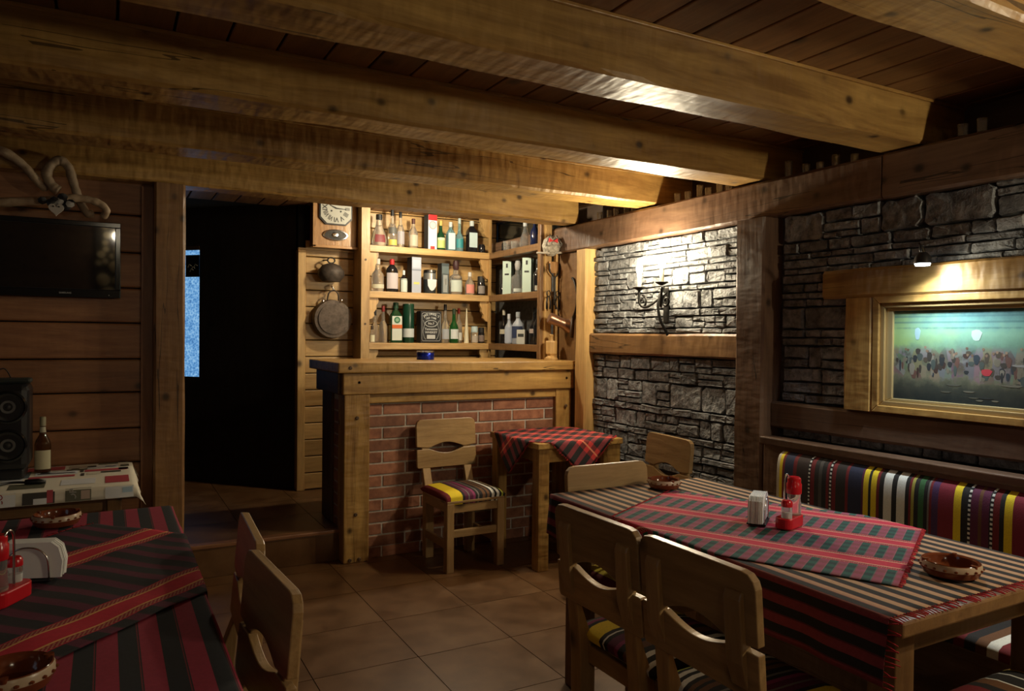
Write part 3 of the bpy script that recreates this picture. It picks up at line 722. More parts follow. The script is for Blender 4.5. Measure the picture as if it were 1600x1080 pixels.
for a, L, w in ((-1.15,.055,.006),(1.62,.078,.005)):
    prism('hand', [(-w,0),(w,0),(w*.4,L),(-w*.4,L)], -.1235,-.122, XZ, MAT['black'], ck, (0,0,.30), (0,a,0))
for s_ in (-1,1): lathe('winding_hole', [(.007,0),(.007,.002)], MAT['black'], dial, 10, (s_*.036,-.1205,.278), (PI/2,0,0))
lathe('medallion_rim', [(.10,0),(.10,.010),(.092,.012)], MAT['steel'], ck, 28, (0,-.10,.095), (PI/2,0,0), 1, .44)
lathe('medallion', [(.090,.0),(.085,.014),(.001,.016)], MAT['iron'], ck, 28, (0,-.10,.095), (PI/2,0,0), 1, .42)
lathe('medallion_relief', [(.030,0),(.022,.010),(.001,.013)], MAT['steel'], ck, 12, (-.005,-.114,.095), (PI/2,0,0), 1, .7)
be = thing('cow_bell', 'dark iron cow bell hanging above the pan on the plank wall', 'bell', (1.535,5.72,1.825))
lathe('bell_body', [(.070,0),(.104,.050),(.100,.085),(.070,.125),(.030,.140),(.001,.142)], MAT['castiron'], be, 24, sy=.75)
tube('ring', [(.028*math.cos(2*PI*k/14),0,.165+.022*math.sin(2*PI*k/14)) for k in range(15)], .006, MAT['iron'], be, 6)
tube('hanger', [(-.03,0,.165),(-.05,.05,.168),(-.03,.09,.17)], .005, MAT['iron'], be, 6)
pn = thing('iron_pan', 'round dark iron pan hanging on the plank wall behind the bar', 'pan', (1.555,5.745,1.535))
lathe('pan_body', [(.001,.0),(.132,.0),(.140,.008),(.150,.06),(.154,.06),(.146,-.006),(.001,-.012)], MAT['castiron'], pn, 32, (0,-.02,0), (-PI/2,0,0), cap=False)
lathe('pan_base', [(.118,0),(.118,.004),(.001,.005)], MAT['castiron'], pn, 32, (0,-.012-.02,0), (PI/2,0,0))
tube('handle', spline([(-.045,-.01,.145),(-.035,-.02,.20),(0,-.02,.225),(.035,-.02,.20),(.045,-.01,.145)], 5), .006, MAT['castiron'], pn, 6)
tube('chain', spline([(-.01,-.01,.215),(.008,0,.235),(-.006,.0,.25),(.004,.04,.27)], 4), .006, MAT['steel'], pn, 6)
lathe('rivet', [(.013,0),(.013,.006),(.006,.011)], MAT['steel'], pn, 10, (-.085,-.035,.135), (PI/2,0,0))
lathe('rivet', [(.010,0),(.010,.006),(.004,.009)], MAT['steel'], pn, 10, (.06,-.035,.145), (PI/2,0,0))

# ================================================================== TOOLS HANGING AT THE SHELF END
t = thing('hanging_ornament', 'round woven ornament with a red bow hanging beside the shelves', 'ornament', (2.885,4.66,2.04))
lathe('woven_ball', [(.02,-.03),(.060,.0),(.072,.045),(.058,.09),(.025,.115),(.001,.12)], noisy('woven_straw', (.16,.14,.11), (.55,.50,.40), 55, .8, .8, .01), t, 18, sy=.8)
for a in range(5): tube('stem', [(.05*math.cos(a*1.3),.045*math.sin(a*1.3)*.8,.0),(.07*math.cos(a*1.3+.4),-.05,.06),(.03*math.cos(a*1.3+.9),-.03,.12)], .004, colr((.12,.10,.08)), t, 5)
for s_ in (-1,1): prism('bow', [(0,0),(s_*.035,.02),(s_*.038,-.012)], -.062,-.052, XZ, colr((.60,.03,.03)), t, (-.018,0,.075))
t = thing('wooden_rod', 'pale thin wooden rod held across the wall beside the shelves', 'rod', (2.80,4.64,2.025))
tube('shaft', [(-.05,0,.0),(.08,.0,.006),(.26,-.005,.025)], [.007,.008,.010], colr((.45,.40,.33)), t, 8)
lathe('tip', [(.011,0),(.011,.012)], colr((.55,.5,.42)), t, 8, (.25,-.005,.024), (0,PI/2,0))
t = thing('wooden_scoop', 'orange wooden scoop with iron fork hanging under the ornament', 'scoop', (2.935,4.705,1.90))
prism('blade', [(-.038,.075),(.038,.075),(.036,.02),(.015,-.01),(-.015,-.01),(-.036,.02)], -.012,.010, XZ, wood('clock','Z'), t, bev=.004)
tube('iron_prong', spline([(-.045,-.015,.06),(-.04,-.015,.0),(-.015,-.015,-.03),(0,-.015,-.06),(0,-.015,-.25)], 5), .005, MAT['iron'], t, 6)
tube('iron_prong', spline([(.045,-.015,.06),(.04,-.015,.0),(.018,-.015,-.03),(.006,-.015,-.06),(.008,-.015,-.22)], 5), .005, MAT['iron'], t, 6)
for q, (xx, lb) in enumerate(((2.885,'left iron clasp hanging above the copper jug'),(2.965,'right iron clasp hanging above the copper jug'))):
    t = thing('iron_clasp', lb, 'clasp', (xx,4.69,1.62))
    tube('loop', [(.016*math.cos(2*PI*k/12),0,.115+.022*math.sin(2*PI*k/12)) for k in range(13)], .004, MAT['iron'], t, 6)
    for s_ in (-1,1): tube('prong', [(s_*.006,0,.095),(s_*.016,0,.05),(s_*.014,0,.0)], [.004,.006,.008], MAT['iron'], t, 6)
t = thing('copper_jug', 'tilted copper coffee pot hanging beside the shelves', 'pot', (2.925,4.60,1.525), 0)
cop = NT('old_copper').p(Base_Color=(.30,.17,.11), Metallic=.75, Roughness=.32).m
jb = lathe('jug_body', [(.001,-.085),(.038,-.085),(.042,-.07),(.036,.0),(.040,.04),(.058,.085),(.060,.09),(.054,.086),(.036,.03),(.001,-.06)], cop, t, 22, (0,0,0), (.25,1.95,0), cap=False)
tube('hanging_wire', [(0,.0,.04),(0,.03,.10),(.0,.06,.14)], .003, MAT['iron'], t, 6)
t = thing('wooden_pedestal', 'turned pale wooden pestle stand on the bar counter', 'stand', (2.895,4.66,1.245))
lathe('foot', [(.050,0),(.050,.012),(.034,.022),(.028,.03)], wood('pine','Z'), t, 20)
lathe('cup', [(.028,.03),(.042,.045),(.044,.13),(.040,.14)], wood('pine','Z'), t, 8, smooth=False)
lathe('pestle', [(.016,.14),(.013,.165),(.018,.180),(.010,.188)], wood('pine','Z'), t, 12)
t = thing('sickle', 'dark curved sickle hanging on the wooden side wall', 'sickle', (2.975,4.50,1.53))
tube('blade', spline([(0,0,.02),(-.005,-.055,.10),(-.005,-.06,.20),(-.003,-.02,.29),(0,.015,.315)], 6), [.004]+[.009]*23+[.003], MAT['iron'], t, 6)
tube('handle', [(0,0,.03),(0,.012,-.08),(0,.014,-.12)], [.010,.013,.011], wood('dark','Z'), t, 8)

# ================================================================== CHAIRS
def striped_cushion(name, w, d, h, seq, parent, z):
    """rounded seat pad, stripes run front to back; seq = [(width share, colour)]"""
    tot = sum(s for s, _ in seq); xs = [-w/2]; cols = []
    for s, c in seq:
        n = max(1, round(s/tot*w/.018)); 
        for k in range(n): xs.append(xs[-1]+s/tot*w/n); cols.append(c)
    ys = [-.5,-.485,-.44,-.36,-.18,0,.18,.36,.44,.485,.5]
    bm = bmesh.new(); cl = bm.loops.layers.float_color.new('Col'); grid = []
    def prof(u): return max(0.0, 1-abs(u*2)**5)**.45
    for x in xs:
        fx = prof(x/w*.995); grid.append([bm.verts.new((x*(1+.0), yy*d, h*.25+h*.75*fx*prof(yy*.995))) for yy in ys])
    def col(f, c):
        for l in f.loops: l[cl] = (*c, 1)
    for i in range(len(xs)-1):
        for j in range(len(ys)-1): col(bm.faces.new((grid[i][j], grid[i+1][j], grid[i+1][j+1], grid[i][j+1])), cols[i])
    # skirt
    for jj in (0, len(ys)-1):
        low = [bm.verts.new((x*.97, ys[jj]*d*.96, -.03 if jj == 0 else 0)) for x in xs]
        for i in range(len(xs)-1): col(bm.faces.new((grid[i][jj], grid[i+1][jj], low[i+1], low[i])), cols[i])
    for ii, c in ((0, cols[0]), (len(xs)-1, cols[-1])):
        low = [bm.verts.new((xs[ii]*.97, yy*d*.96, 0)) for yy in ys]
        for j in range(len(ys)-1): col(bm.faces.new((grid[ii][j], grid[ii][j+1], low[j+1], low[j])), c)
    return fin(bm, name, MAT['woven'], parent, True, (0,-.012,z))
MAT['woven'] = vcol('woven_wool')
YL, PU, MG, BKc, BR, WHc, GR, DR, NV = (.78,.60,.02), (.10,.012,.05), (.25,.03,.12), (.012,.011,.012), (.13,.055,.02), (.72,.74,.70), (.16,.15,.14), (.16,.01,.015), (.02,.02,.06)
SEQ1 = [(2,DR),(5,YL),(1,BKc),(1.5,PU),(.5,GR),(1.5,PU),(1,MG),(1,BKc),(.6,GR),(1.5,BKc),(1.2,BR),(.8,BKc),(1,BR),(1,BKc),(1.2,WHc),(1,BKc),(1.2,WHc),(1,BKc),(.7,(.45,.5,.05)),(1,BKc)]
SEQ2 = [(1,BKc),(1,WHc),(1.2,BKc),(1.2,WHc),(1.5,BKc),(2,BR),(1.5,BKc),(1,MG),(2,PU),(1,BKc),(.4,WHc),(1,BKc),(4,YL),(1,BKc),(1,MG),(.5,GR),(2,BKc)]
SEQ3 = [(3,DR),(.6,YL),(2,BKc),(.3,WHc),(2.5,BKc),(.3,WHc),(2,BR),(1.5,BKc),(3,DR),(.8,YL),(1.5,NV)]
CHT = .868
def chair_proto(seq):
    t = empty('dining_chair'); wz, wx, wy = wood('chair','Z'), wood('chair','X'), wood('chair','Y')
    hw = .172
    for s in (-1,1): box('leg', (s*hw-.024,s*hw+.024,-.205,-.157,0,.415), wz, t, .004)
    # rear posts: straight below the seat, raked and thinned above
    poly = [(.145,0),(.20,0),(.205,.40),(.222,.56),(.250,.645),(.262,.80),(.256,.818),(.238,.822),(.205,.56),(.145,.40)]
    for s in (-1,1): prism('rear_post', poly, s*.148-.0275, s*.148+.0275, YZ, wz, t, bev=.004)
    box('front_rail', (-hw+.024,hw-.024,-.198,-.174,.355,.412), wx, t, .003)
    box('rear_rail', (-hw+.02,hw-.02,.150,.174,.355,.412), wx, t, .003)
    for s in (-1,1):
        box('side_rail', (s*hw-.012,s*hw+.012,-.158,.148,.355,.412), wy, t, .003)
        box('side_stretcher', (s*hw-.011,s*hw+.011,-.158,.148,.135,.185), wy, t, .003)
    box('front_stretcher', (-hw+.022,hw-.022,-.192,-.168,.205,.250), wx, t, .003)
    box('seat_board', (-.195,.195,-.205,.145,.413,.428), wx, t, .003)
    striped_cushion('seat_cushion', .405, .385, .052, seq, t, .428)
    # back boards with the eye-shaped gap, leaning with the posts
    W = .212
    def eye(x): return .030*math.cos(PI/2*min(1, abs(x)/.118))**1.0 if abs(x) < .118 else 0
    xs = [-.118+.236*k/14 for k in range(15)]
    up_ = [(W,.030),(W,.150),(W-.006,.168),(W-.022,.182),(W-.045,.186),(-W+.045,.186),(-W+.022,.182),(-W+.006,.168),(-W,.150),(-W,.030),(-W,.012)]
    upper = up_[:]+[(-.16,.006),(-.118,.004)]+[(x, .004+eye(x)) for x in xs[1:-1]]+[(.118,.004),(.16,.006),(W,.012)]
    lower = [(-W+.006,-.125),(W-.006,-.125),(W,-.115),(W,-.006),(.16,-.006),(.118,-.006)]+[(x, -.006-eye(x)*.95) for x in xs[1:-1][::-1]]+[(-.118,-.006),(-.16,-.006),(-W,-.006),(-W,-.115)]
    for nm, pg in (('upper_back_board', upper), ('lower_back_board', lower)):
        prism(nm, pg, -.012, .012, XZ, wx, t, (0,.226,.686), (-.085,0,0), .003)
    return t
def place(pr, label, x, y, rz, group='tavern chairs with eye-shaped cut-out backs'):
    t = copy_tree(pr); t.location = (x,y,0); t.rotation_euler = (0,0,rz); return tag(t, label, 'chair', group)
PR = [chair_proto(s) for s in (SEQ1, SEQ2, SEQ3)]
place(PR[0], 'chair with a yellow and purple striped seat standing against the brick bar', 1.965,4.215,.03)
place(PR[0], 'chair pushed under the right table, nearest the camera on its aisle side', 1.567,1.428,PI/2)
place(PR[1], 'second chair on the aisle side of the right table, nearer the bar', 1.560,1.862,PI/2+.02)
place(PR[0], 'chair at the bar end of the right table seen over the checked cloth', 1.905,2.36,.0)
place(PR[2], 'chair standing with its back to the stone wall below the sconce', 2.515,3.20,-PI/2-.11)
place(PR[2], 'chair with red striped seat at the near end of the right table', 2.17,.985,PI)
place(PR[1], 'chair at the left table with its back to the aisle, nearest the camera', .102,1.755,-PI/2+.067)
place(PR[2], 'chair at the left table with its back to the aisle, nearer the step', .125,2.205,-PI/2-.05)
for pr in PR:
    for o in list(pr.children): bpy.data.objects.remove(o, do_unlink=True)
    bpy.data.objects.remove(pr, do_unlink=True)

# ================================================================== TABLES AND CLOTHS
def table(label, x0, x1, y0, y1, ztop, leg=.075, inset=.05, legs=None, wd='post'):
    cx, cy = (x0+x1)/2, (y0+y1)/2
    t = thing('dining_table', label, 'table', (cx,cy,0))
    a, b = (x1-x0)/2, (y1-y0)/2
    box('tabletop', (-a,a,-b,b,ztop-.038,ztop), wood(wd,'Y'), t, .006)
    for sx in (-1,1):
        for sy in (-1,1):
            px, py = sx*(a-inset), sy*(b-inset)
            lw, ld = (legs or {}).get((sx,sy), (leg, leg))
            X0, X1 = (px-lw, px) if sx > 0 else (px, px+lw); YY0, YY1 = (py-ld, py) if sy > 0 else (py, py+ld)
            box('leg', (X0,X1,YY0,YY1,0,ztop-.038), wood(wd,'Z'), t, .004)
    i = inset+leg
    for sx in (-1,1): box('apron', (sx*(a-inset-.04)-.012, sx*(a-inset-.04)+.012, -b+i, b-i, ztop-.125, ztop-.038), wood(wd,'Y'), t, .003)
    for sy in (-1,1): box('apron', (-a+i, a-i, sy*(b-inset-.04)-.012, sy*(b-inset-.04)+.012, ztop-.125, ztop-.038), wood(wd,'X'), t, .003)
    return t
def cloth(name, label, cx, cy, ang, w, l, tab, ztop, mat, nx=60, ny=80, flare=.10, fold=.008, seed=0, rough=.0, lift=.0):
    """cloth w x l (local u,v metres, centred) laid at angle on table rectangle tab=(x0,x1,y0,y1); what overshoots hangs down"""
    rnd = random.Random(seed); ph = [rnd.random()*6.28 for _ in range(6)]
    x0, x1, y0, y1 = tab; ca, sa = math.cos(ang), math.sin(ang)
    bm = bmesh.new(); uvl = bm.loops.layers.uv.new('UVMap'); g = []; uv = {}
    def pos(u, v):
        X, Y = cx+u*ca-v*sa, cy+u*sa+v*ca
        m = .006+lift
        dx = (x0-m-X if X < x0-m else (X-x1-m if X > x1+m else 0)); dy = (y0-m-Y if Y < y0-m else (Y-y1-m if Y > y1+m else 0))
        sxn = -1 if X < x0 else 1; syn = -1 if Y < y0 else 1
        d = math.hypot(dx, dy)
        z = ztop+.003+lift+rough*(.5+.5*math.sin(X*23+ph[0]+Y*9)*math.sin(Y*17+ph[1]-X*6))
        if d > 0:
            wv = math.sin((Y if dx > dy else X)*19+ph[2])*.6+math.sin((Y if dx > dy else X)*41+ph[3])*.4
            k = min(1, d/.12); out = d*flare+fold*k*(wv+1.0)
            if dx and dy:    # corner fold
                out += min(dx, dy)*.35
            if dx: X = (x0-m if sxn < 0 else x1+m)+sxn*out*(dx/d)
            if dy: Y = (y0-m if syn < 0 else y1+m)+syn*out*(dy/d)
            z -= max(0, d*(1-flare*.4)-.004)
        return (X-cx, Y-cy, z)
    for i in range(nx+1):
        row = []
        for j in range(ny+1):
            u, v = -w/2+w*i/nx, -l/2+l*j/ny
            vt = bm.verts.new(pos(u, v)); uv[vt] = (u, v); row.append(vt)
        g.append(row)
    for i in range(nx):
        for j in range(ny):
            f = bm.faces.new((g[i][j], g[i+1][j], g[i+1][j+1], g[i][j+1])); f.smooth = True
            for lp in f.loops: lp[uvl].uv = uv[lp.vert]
    bmesh.ops.recalc_face_normals(bm, faces=bm.faces)
    me = bpy.data.meshes.new(name); bm.to_mesh(me); bm.free()
    o = mesh_obj(name, me, mat, None, (cx,cy,0)); tag(o, label, 'tablecloth')
    sol = o.modifiers.new('thick', 'SOLIDIFY'); sol.thickness = .0016; sol.offset = 1
    return o, pos
def fringe(par, pos, pts, mat, length=.022, step=.007, seed=3):
    """tassels along a list of (u,v,du,dv) edges"""
    rnd = random.Random(seed); bm = bmesh.new()
    for (u0,v0,u1,v1,du,dv) in pts:
        L = math.hypot(u1-u0, v1-v0); n = int(L/step)
        for k in range(n):
            s = k/n; u, v = u0+(u1-u0)*s, v0+(v1-v0)*s; ll = length*rnd.uniform(.6,1.2); j = rnd.uniform(-.005,.005)
            a, b, c = pos(u, v), pos(u+du*ll*.5+j*dv, v+dv*ll*.5+j*du), pos(u+du*ll+j*2*dv, v+dv*ll+j*2*du)
            add_tube(bm, [Vector(a)+Vector((0,0,.001)), Vector(b)+Vector((0,0,.001)), Vector(c)], .0016, 4)
    o = fin(bm, 'fringe', mat, par, True); o['kind'] = 'stuff'; return o
def uvnodes(t):
    uv = t.n('ShaderNodeUVMap', uv_map='UVMap').outputs[0]; s = t.n('ShaderNodeSeparateXYZ', {0: uv}); return s.outputs[0], s.outputs[1]
def fract(t, v, period, off=0.0): return t.math('FRACT', t.math('ADD', t.math('DIVIDE', v, period), off+50.0))
def finish_cloth(t, col, uv_u, uv_v):
    wv = t.math('MULTIPLY', t.math('SINE', t.math('MULTIPLY', uv_u, 2600.0)), t.math('SINE', t.math('MULTIPLY', uv_v, 2600.0)))
    nz = t.n('ShaderNodeTexNoise', {'Vector': t.n('ShaderNodeTexCoord').outputs['Object'], 'Scale': 90.0, 'Detail': 3.0}).outputs[0]
    k = t.math('ADD', .8, t.math('MULTIPLY', nz, .4))
    col = t.mix(1.0, col, t.n('ShaderNodeCombineXYZ', {0: k, 1: k, 2: k}).outputs[0], 'MULTIPLY')
    t.p(Base_Color=col, Roughness=.9); t.bump(t.math('ADD', t.math('MULTIPLY', nz, .8), t.math('MULTIPLY', wv, .2)), .25, .003); return t.m
def mat_tan():
    t = NT('tan_black_striped_cloth'); u, v = uvnodes(t)
    s = t.ramp(fract(t, u, .052), [(0,(.012,.011,.011)),(.46,(.05,.035,.025)),(.52,(.46,.28,.16)),(.80,(.48,.31,.18)),(.94,(.30,.10,.07)),(.985,(.05,.03,.025))], 'CONSTANT')
    s2 = t.ramp(fract(t, u, .052), [(0,(.014,.013,.014)),(.46,(.22,.030,.042)),(.92,(.10,.014,.02))], 'CONSTANT')  # red edge stripes, darkened to carry the shade of the hanging side
    e = t.ramp(t.math('ADD', u, .5), [(.17,(1,1,1)),(.24,(0,0,0))])
    return finish_cloth(t, t.mix(e, s, s2), u, v)
def mat_redblack():
    t = NT('red_black_striped_cloth'); u, v = uvnodes(t)
    s = t.ramp(fract(t, u, .0785, .12), [(0,(.012,.014,.018)),(.42,(.15,.018,.025)),(.45,(.012,.012,.014)),(.48,(.30,.020,.050)),(.97,(.012,.012,.014))], 'CONSTANT')
    return finish_cloth(t, s, u, v)
def band_mask(t, u, centres, hw):
    m = None
    for c in centres:
        d = t.math('ABSOLUTE', t.math('SUBTRACT', u, c)); k = t.math('LESS_THAN', d, hw); m = k if m is None else t.math('MAXIMUM', m, k)
    return m
def bands(t, base, u, v, centres, hw, red, ln):
    """red bands with two thin pale lines and dotted borders, running along v"""
    col = t.mix(band_mask(t, u, centres, hw), base, red)
    dots = t.math('GREATER_THAN', t.math('MULTIPLY', t.math('SINE', t.math('MULTIPLY', v, 520.0)), t.math('SINE', t.math('MULTIPLY', u, 700.0))), .25)
    edge = t.math('SUBTRACT', band_mask(t, u, centres, hw*.94), band_mask(t, u, centres, hw*.62))
    col = t.mix(t.math('MULTIPLY', edge, .75), col, tuple(c*.35 for c in red))
    col = t.mix(t.math('MULTIPLY', t.math('MULTIPLY', edge, dots), .55), col, tuple(min(1,c*.8+.12) for c in ln))
    line = t.math('SUBTRACT', band_mask(t, u, centres, hw*.60), band_mask(t, u, centres, hw*.50))
    return t.mix(line, col, ln)
def mat_check():
    t = NT('green_red_check_cloth'); u, v = uvnodes(t)
    a = t.math('LESS_THAN', fract(t, v, .050), .5); b = t.math('LESS_THAN', fract(t, u, .050), .5)
    col = t.mix(a, (.27,.055,.110), (.012,.085,.07))
    col = t.mix(t.math('MULTIPLY', b, a), col, (.008,.04,.042))
    col = t.mix(t.math('MULTIPLY', b, t.math('SUBTRACT', 1.0, a)), col, (.22,.05,.075))
    thin = t.math('LESS_THAN', fract(t, v, .025), .12); col = t.mix(t.math('MULTIPLY', thin, .35), col, (.30,.16,.18))
    return finish_cloth(t, bands(t, col, u, v, (-.205,.055,.315), .050, (.52,.022,.060), (.75,.42,.30)), u, v)
def mat_runner():
    t = NT('maroon_band_runner'); u, v = uvnodes(t)
    a = t.ramp(fract(t, v, .075), [(0,(.012,.012,.015)),(.5,(.10,.011,.034)),(.92,(.03,.012,.015))], 'CONSTANT')
    return finish_cloth(t, bands(t, a, u, v, (-.13,.30), .058, (.50,.012,.034), (.66,.40,.12)), u, v)
def mat_plaid():
    t = NT('red_black_plaid_cloth'); u, v = uvnodes(t)
    a = t.math('LESS_THAN', fract(t, v, .07), .55); b = t.math('LESS_THAN', fract(t, u, .20), .62)
    col = t.mix(a, (.20,.03,.04), (.016,.016,.018))
    col = t.mix(t.math('SUBTRACT', 1.0, b), col, t.mix(a, (.52,.035,.035), (.16,.018,.02)))
    ln = t.math('LESS_THAN', t.math('ABSOLUTE', t.math('SUBTRACT', fract(t, u, .20), .81)), .025); col = t.mix(ln, col, (.62,.22,.12))
    return finish_cloth(t, col, u, v)
redf = flat('red_fringe', (.45,.02,.03), .9)
# right table
RT = (1.60,2.42,1.04,2.575); ZR = .77
table('long dining table by the bench on the right under striped cloths', *RT, ZR)
o, ps = cloth('tablecloth', 'tan and black striped cloth on the right table hanging over its aisle side', 1.915,1.815,0,.97,1.49, RT, ZR, mat_tan(), 60, 50, .05, .008, 1)
fringe(o, ps, [(-.485,-.745,.485,-.745,0,-1)], redf, .03, .012)
o, ps = cloth('table_runner', 'green and red checked runner with red bands on the right table', 1.945,1.788,.485,.80,.93, RT, ZR, mat_check(), 60, 60, .05, .006, 4, lift=.004)
fringe(o, ps, [(-.40,-.465,.40,-.465,0,-1),(-.40,.465,.40,.465,0,1)], redf, .012, .008)
# left table
LT = (-.62,.212,1.38,3.01)
table('dining table at the left under red and black cloths', *LT, ZR)
o, ps = cloth('tablecloth', 'red and black striped cloth covering the left table', -.20,2.15,0,1.22,1.86, LT, ZR, mat_redblack(), 60, 60, .10, .008, 2)
fringe(o, ps, [(-.61,-.93,.61,-.93,0,-1),(.61,-.93,.61,.93,1,0)], redf, .02, .012)
o, ps = cloth('table_runner', 'dark maroon runner with red and gold bands lying askew on the left table', -.12,2.19,-.83,.80,.98, LT, ZR, mat_runner(), 60, 60, .10, .006, 5, rough=.006, lift=.004)
fringe(o, ps, [(-.40,-.49,-.40,.49,-1,0)], redf, .014, .008)
# corner table by the bar
CT = (2.262,2.892,3.775,4.41)
table('small square table in the corner between the bar and the stone wall', *CT, .775, .075, .012, {(1,-1): (.13,.05)}, 'beam')
o, ps = cloth('tablecloth', 'red plaid cloth laid diagonally on the small corner table', 2.575,4.10,PI/4,.79,.79, CT, .775, mat_plaid(), 46, 46, .06, .006, 7)
fringe(o, ps, [(-.395,-.395,.395,-.395,0,-1),(-.395,-.395,-.395,.395,-1,0)], redf, .012, .010)
# side table under the television
ST = (-1.0,.118,3.84,4.50)
table('low side table under the television with a printed cloth', *ST, .71, .06)
sc_, ps = cloth('tablecloth', 'cream printed cloth with posters and lettering on the side table', -.44,4.17,0,1.30,.80, ST, .71, flat('cream_print_cloth', (.74,.70,.58), .7), 50, 40, .22, .006, 9)
def decal(u0, u1, v0, v1, c, name='print_panel', dz=.0018):
    bm = bmesh.new(); n = 6; g = []
    for i in range(n+1):
        row = []
        for j in range(n+1):
            p = Vector(ps(u0+(u1-u0)*i/n, v0+(v1-v0)*j/n)); on = p.z > .708
            row.append(bm.verts.new(p+(Vector((0,0,dz+.0012)) if on else Vector((0,-dz-.0012,.001)))))
        g.append(row)
    for i in range(n):
        for j in range(n): bm.faces.new((g[i][j], g[i+1][j], g[i+1][j+1], g[i][j+1]))
    return fin(bm, name, colr(c), sc_, True)
PB, PR_, PW, PG, PBL = (.05,.045,.04), (.42,.06,.08), (.70,.73,.76), (.12,.12,.08), (.40,.56,.70)
for a in ((.10,.26,.20,.31,PR_),(.28,.40,.22,.30,(.45,.40,.32)),(.14,.32,.06,.17,PW),(.27,.36,.155,.195,PG),(.12,.31,-.01,.04,PR_),
          (.36,.50,.18,.26,PW),(.35,.54,.09,.15,PR_),(.50,.545,.10,.16,PB),(.42,.51,.035,.075,PB),(.51,.55,.19,.25,PG),
          (-.12,.12,.02,.20,(.10,.13,.15)),(.33,.345,.09,.16,PB),(.29,.325,.20,.215,PB),(.15,.31,.09,.115,(.5,.52,.55)),(.16,.20,.12,.15,PR_),(.44,.49,.205,.23,PBL),(.335,.35,-.02,.06,PB),(.36,.42,.0,.06,(.60,.56,.44)),(.14,.22,.33,.36,PB),(.41,.50,.29,.33,PG),(-.15,.10,-.05,.01,PW)): decal(*a)
for a in ((-.06,.10,-.40,-.335,PW),(.125,.245,-.398,-.345,PB),(.165,.215,-.398,-.372,PW,'print_panel',.0026),(.215,.238,-.395,-.340,PR_,'print_panel',.0026),(.285,.385,-.398,-.335,PG),(.345,.38,-.39,-.35,(.45,.34,.28),'print_panel',.0026),(.44,.555,-.398,-.345,PW),(.51,.55,-.375,-.35,PBL,'print_panel',.0026)): decal(*a)
for a in ((-.60,-.44,.18,.30,PW),(-.58,-.46,.05,.14,PR_),(-.42,-.30,.20,.31,PG),(-.40,-.24,.0,.12,PW),(-.56,-.40,-.12,-.02,PB),(-.34,-.18,-.16,-.06,PR_),(-.12,.02,-.22,-.10,PW),(.06,.20,-.26,-.14,PG),(.26,.40,-.24,-.10,PW),(.44,.54,-.26,-.08,PR_),(-.60,-.48,-.395,-.34,PW),(-.42,-.30,-.398,-.342,PB),(-.24,-.12,-.396,-.340,PR_)): decal(*a)
for s_, u_, v_, sz in (('OP',.315,-.365,.040),('CO',.045,-.365,.034)):
    p = ps(u_, v_); lettering(s_, sz, colr((.62,.62,.58)) if s_ == 'OP' else colr(PR_), sc_, (p[0],p[1]-.006,p[2]), (1.25,-PI/2,0))

# ================================================================== BENCH
bn = thing('wall_bench', 'long wooden wall bench with striped woven back cushion on the right', 'bench', (2.87,1.4,0))
def bb(name, b, mat, bev=.005): return child(box(name, b, mat, None, bev), bn)
bb('back_board', (2.885,2.945,.1,2.625,.40,.925), wood('rail','Y'))
bb('top_rail', (2.865,2.955,.1,2.635,.895,.93), wood('rail','Y'))
bb('end_panel', (2.42,2.90,2.585,2.635,0,.50), wood('rail','Z'))
bb('seat_board', (2.44,2.885,.1,2.585,.385,.42), wood('rail','Y'))
bb('seat_front', (2.455,2.49,.1,2.585,0,.385), wood('rail','Y'))
STR = [(2.50,(.55,.50,.38)),(2.485,YL),(2.468,DR),(2.455,(.015,.02,.055)),(2.405,DR),(2.385,(.035,.020,.018)),(2.322,'dot'),(2.306,DR),(2.285,(.02,.017,.017)),(2.262,(.07,.065,.06)),(2.245,BKc),(2.222,DR),(2.208,'dot'),(2.192,DR),(2.172,(.02,.017,.017)),
       (2.124,DR),(2.110,(.015,.02,.055)),(2.045,(.10,.01,.05)),(2.036,YL),(2.012,BKc),(2.000,YL),(1.975,DR),(1.962,BKc),(1.942,WHc),(1.906,BKc),(1.884,WHc),(1.848,BKc),(1.832,DR),(1.822,(.35,.33,.06)),(1.810,BKc),(1.792,(.03,.12,.04)),(1.770,BKc),(1.755,GR),(1.748,DR),(1.738,(.06,.02,.09)),(1.712,(.20,.012,.03)),(1.652,YL),(1.624,BKc),(1.602,'dot'),(1.588,PU),(1.560,BR),(1.548,PU),(1.522,'dot'),(1.508,DR),(1.486,BKc),(1.470,YL),(1.442,(.20,.012,.03))]
def bench_cushion():
    per = 1.09; STR2 = []
    for y, c in STR:
        STR2 += [(y, BKc), (y-.004, 'dot'), (y-.013, BKc)] if c == 'dot' else [(y, c)]
    seq = list(STR2)
    for k in (1,2):
        seq += [(y-per*k, c) for y, c in STR2 if y-per*k > .12 and y-per*k < 1.40-per*(k-1)]
    seq.append((.12,None))
    bm = bmesh.new(); cl = bm.loops.layers.float_color.new('Col')
    def prof(y, s):   # s in 0..1 bottom to top; returns x offset
        e = max(0, 1-abs(2*s-1)**6)**.5
        return 2.884-.045*e
    for (ya, c), (yb, _) in zip(seq, seq[1:]):
        n = 52 if c == 'dot' else 26; rows = []
        for k in range(n+1):
            s = k/n; zz = .42+.455*s; x = prof(ya, s)
            rows.append((bm.verts.new((x,ya,zz)), bm.verts.new((x,yb,zz))))
        for k in range(n):
            sub = [(rows[k], rows[k+1])]
            f = bm.faces.new((rows[k][0], rows[k][1], rows[k+1][1], rows[k+1][0])); f.smooth = True
            cc = ((WHc if k % 2 else BKc) if c == 'dot' else c)
            for l in f.loops: l[cl] = (*cc, 1)
    bmesh.ops.remove_doubles(bm, verts=bm.verts, dist=1e-5)
    o = fin(bm, 'back_cushion', MAT['woven'], None, True); return child(o, bn)
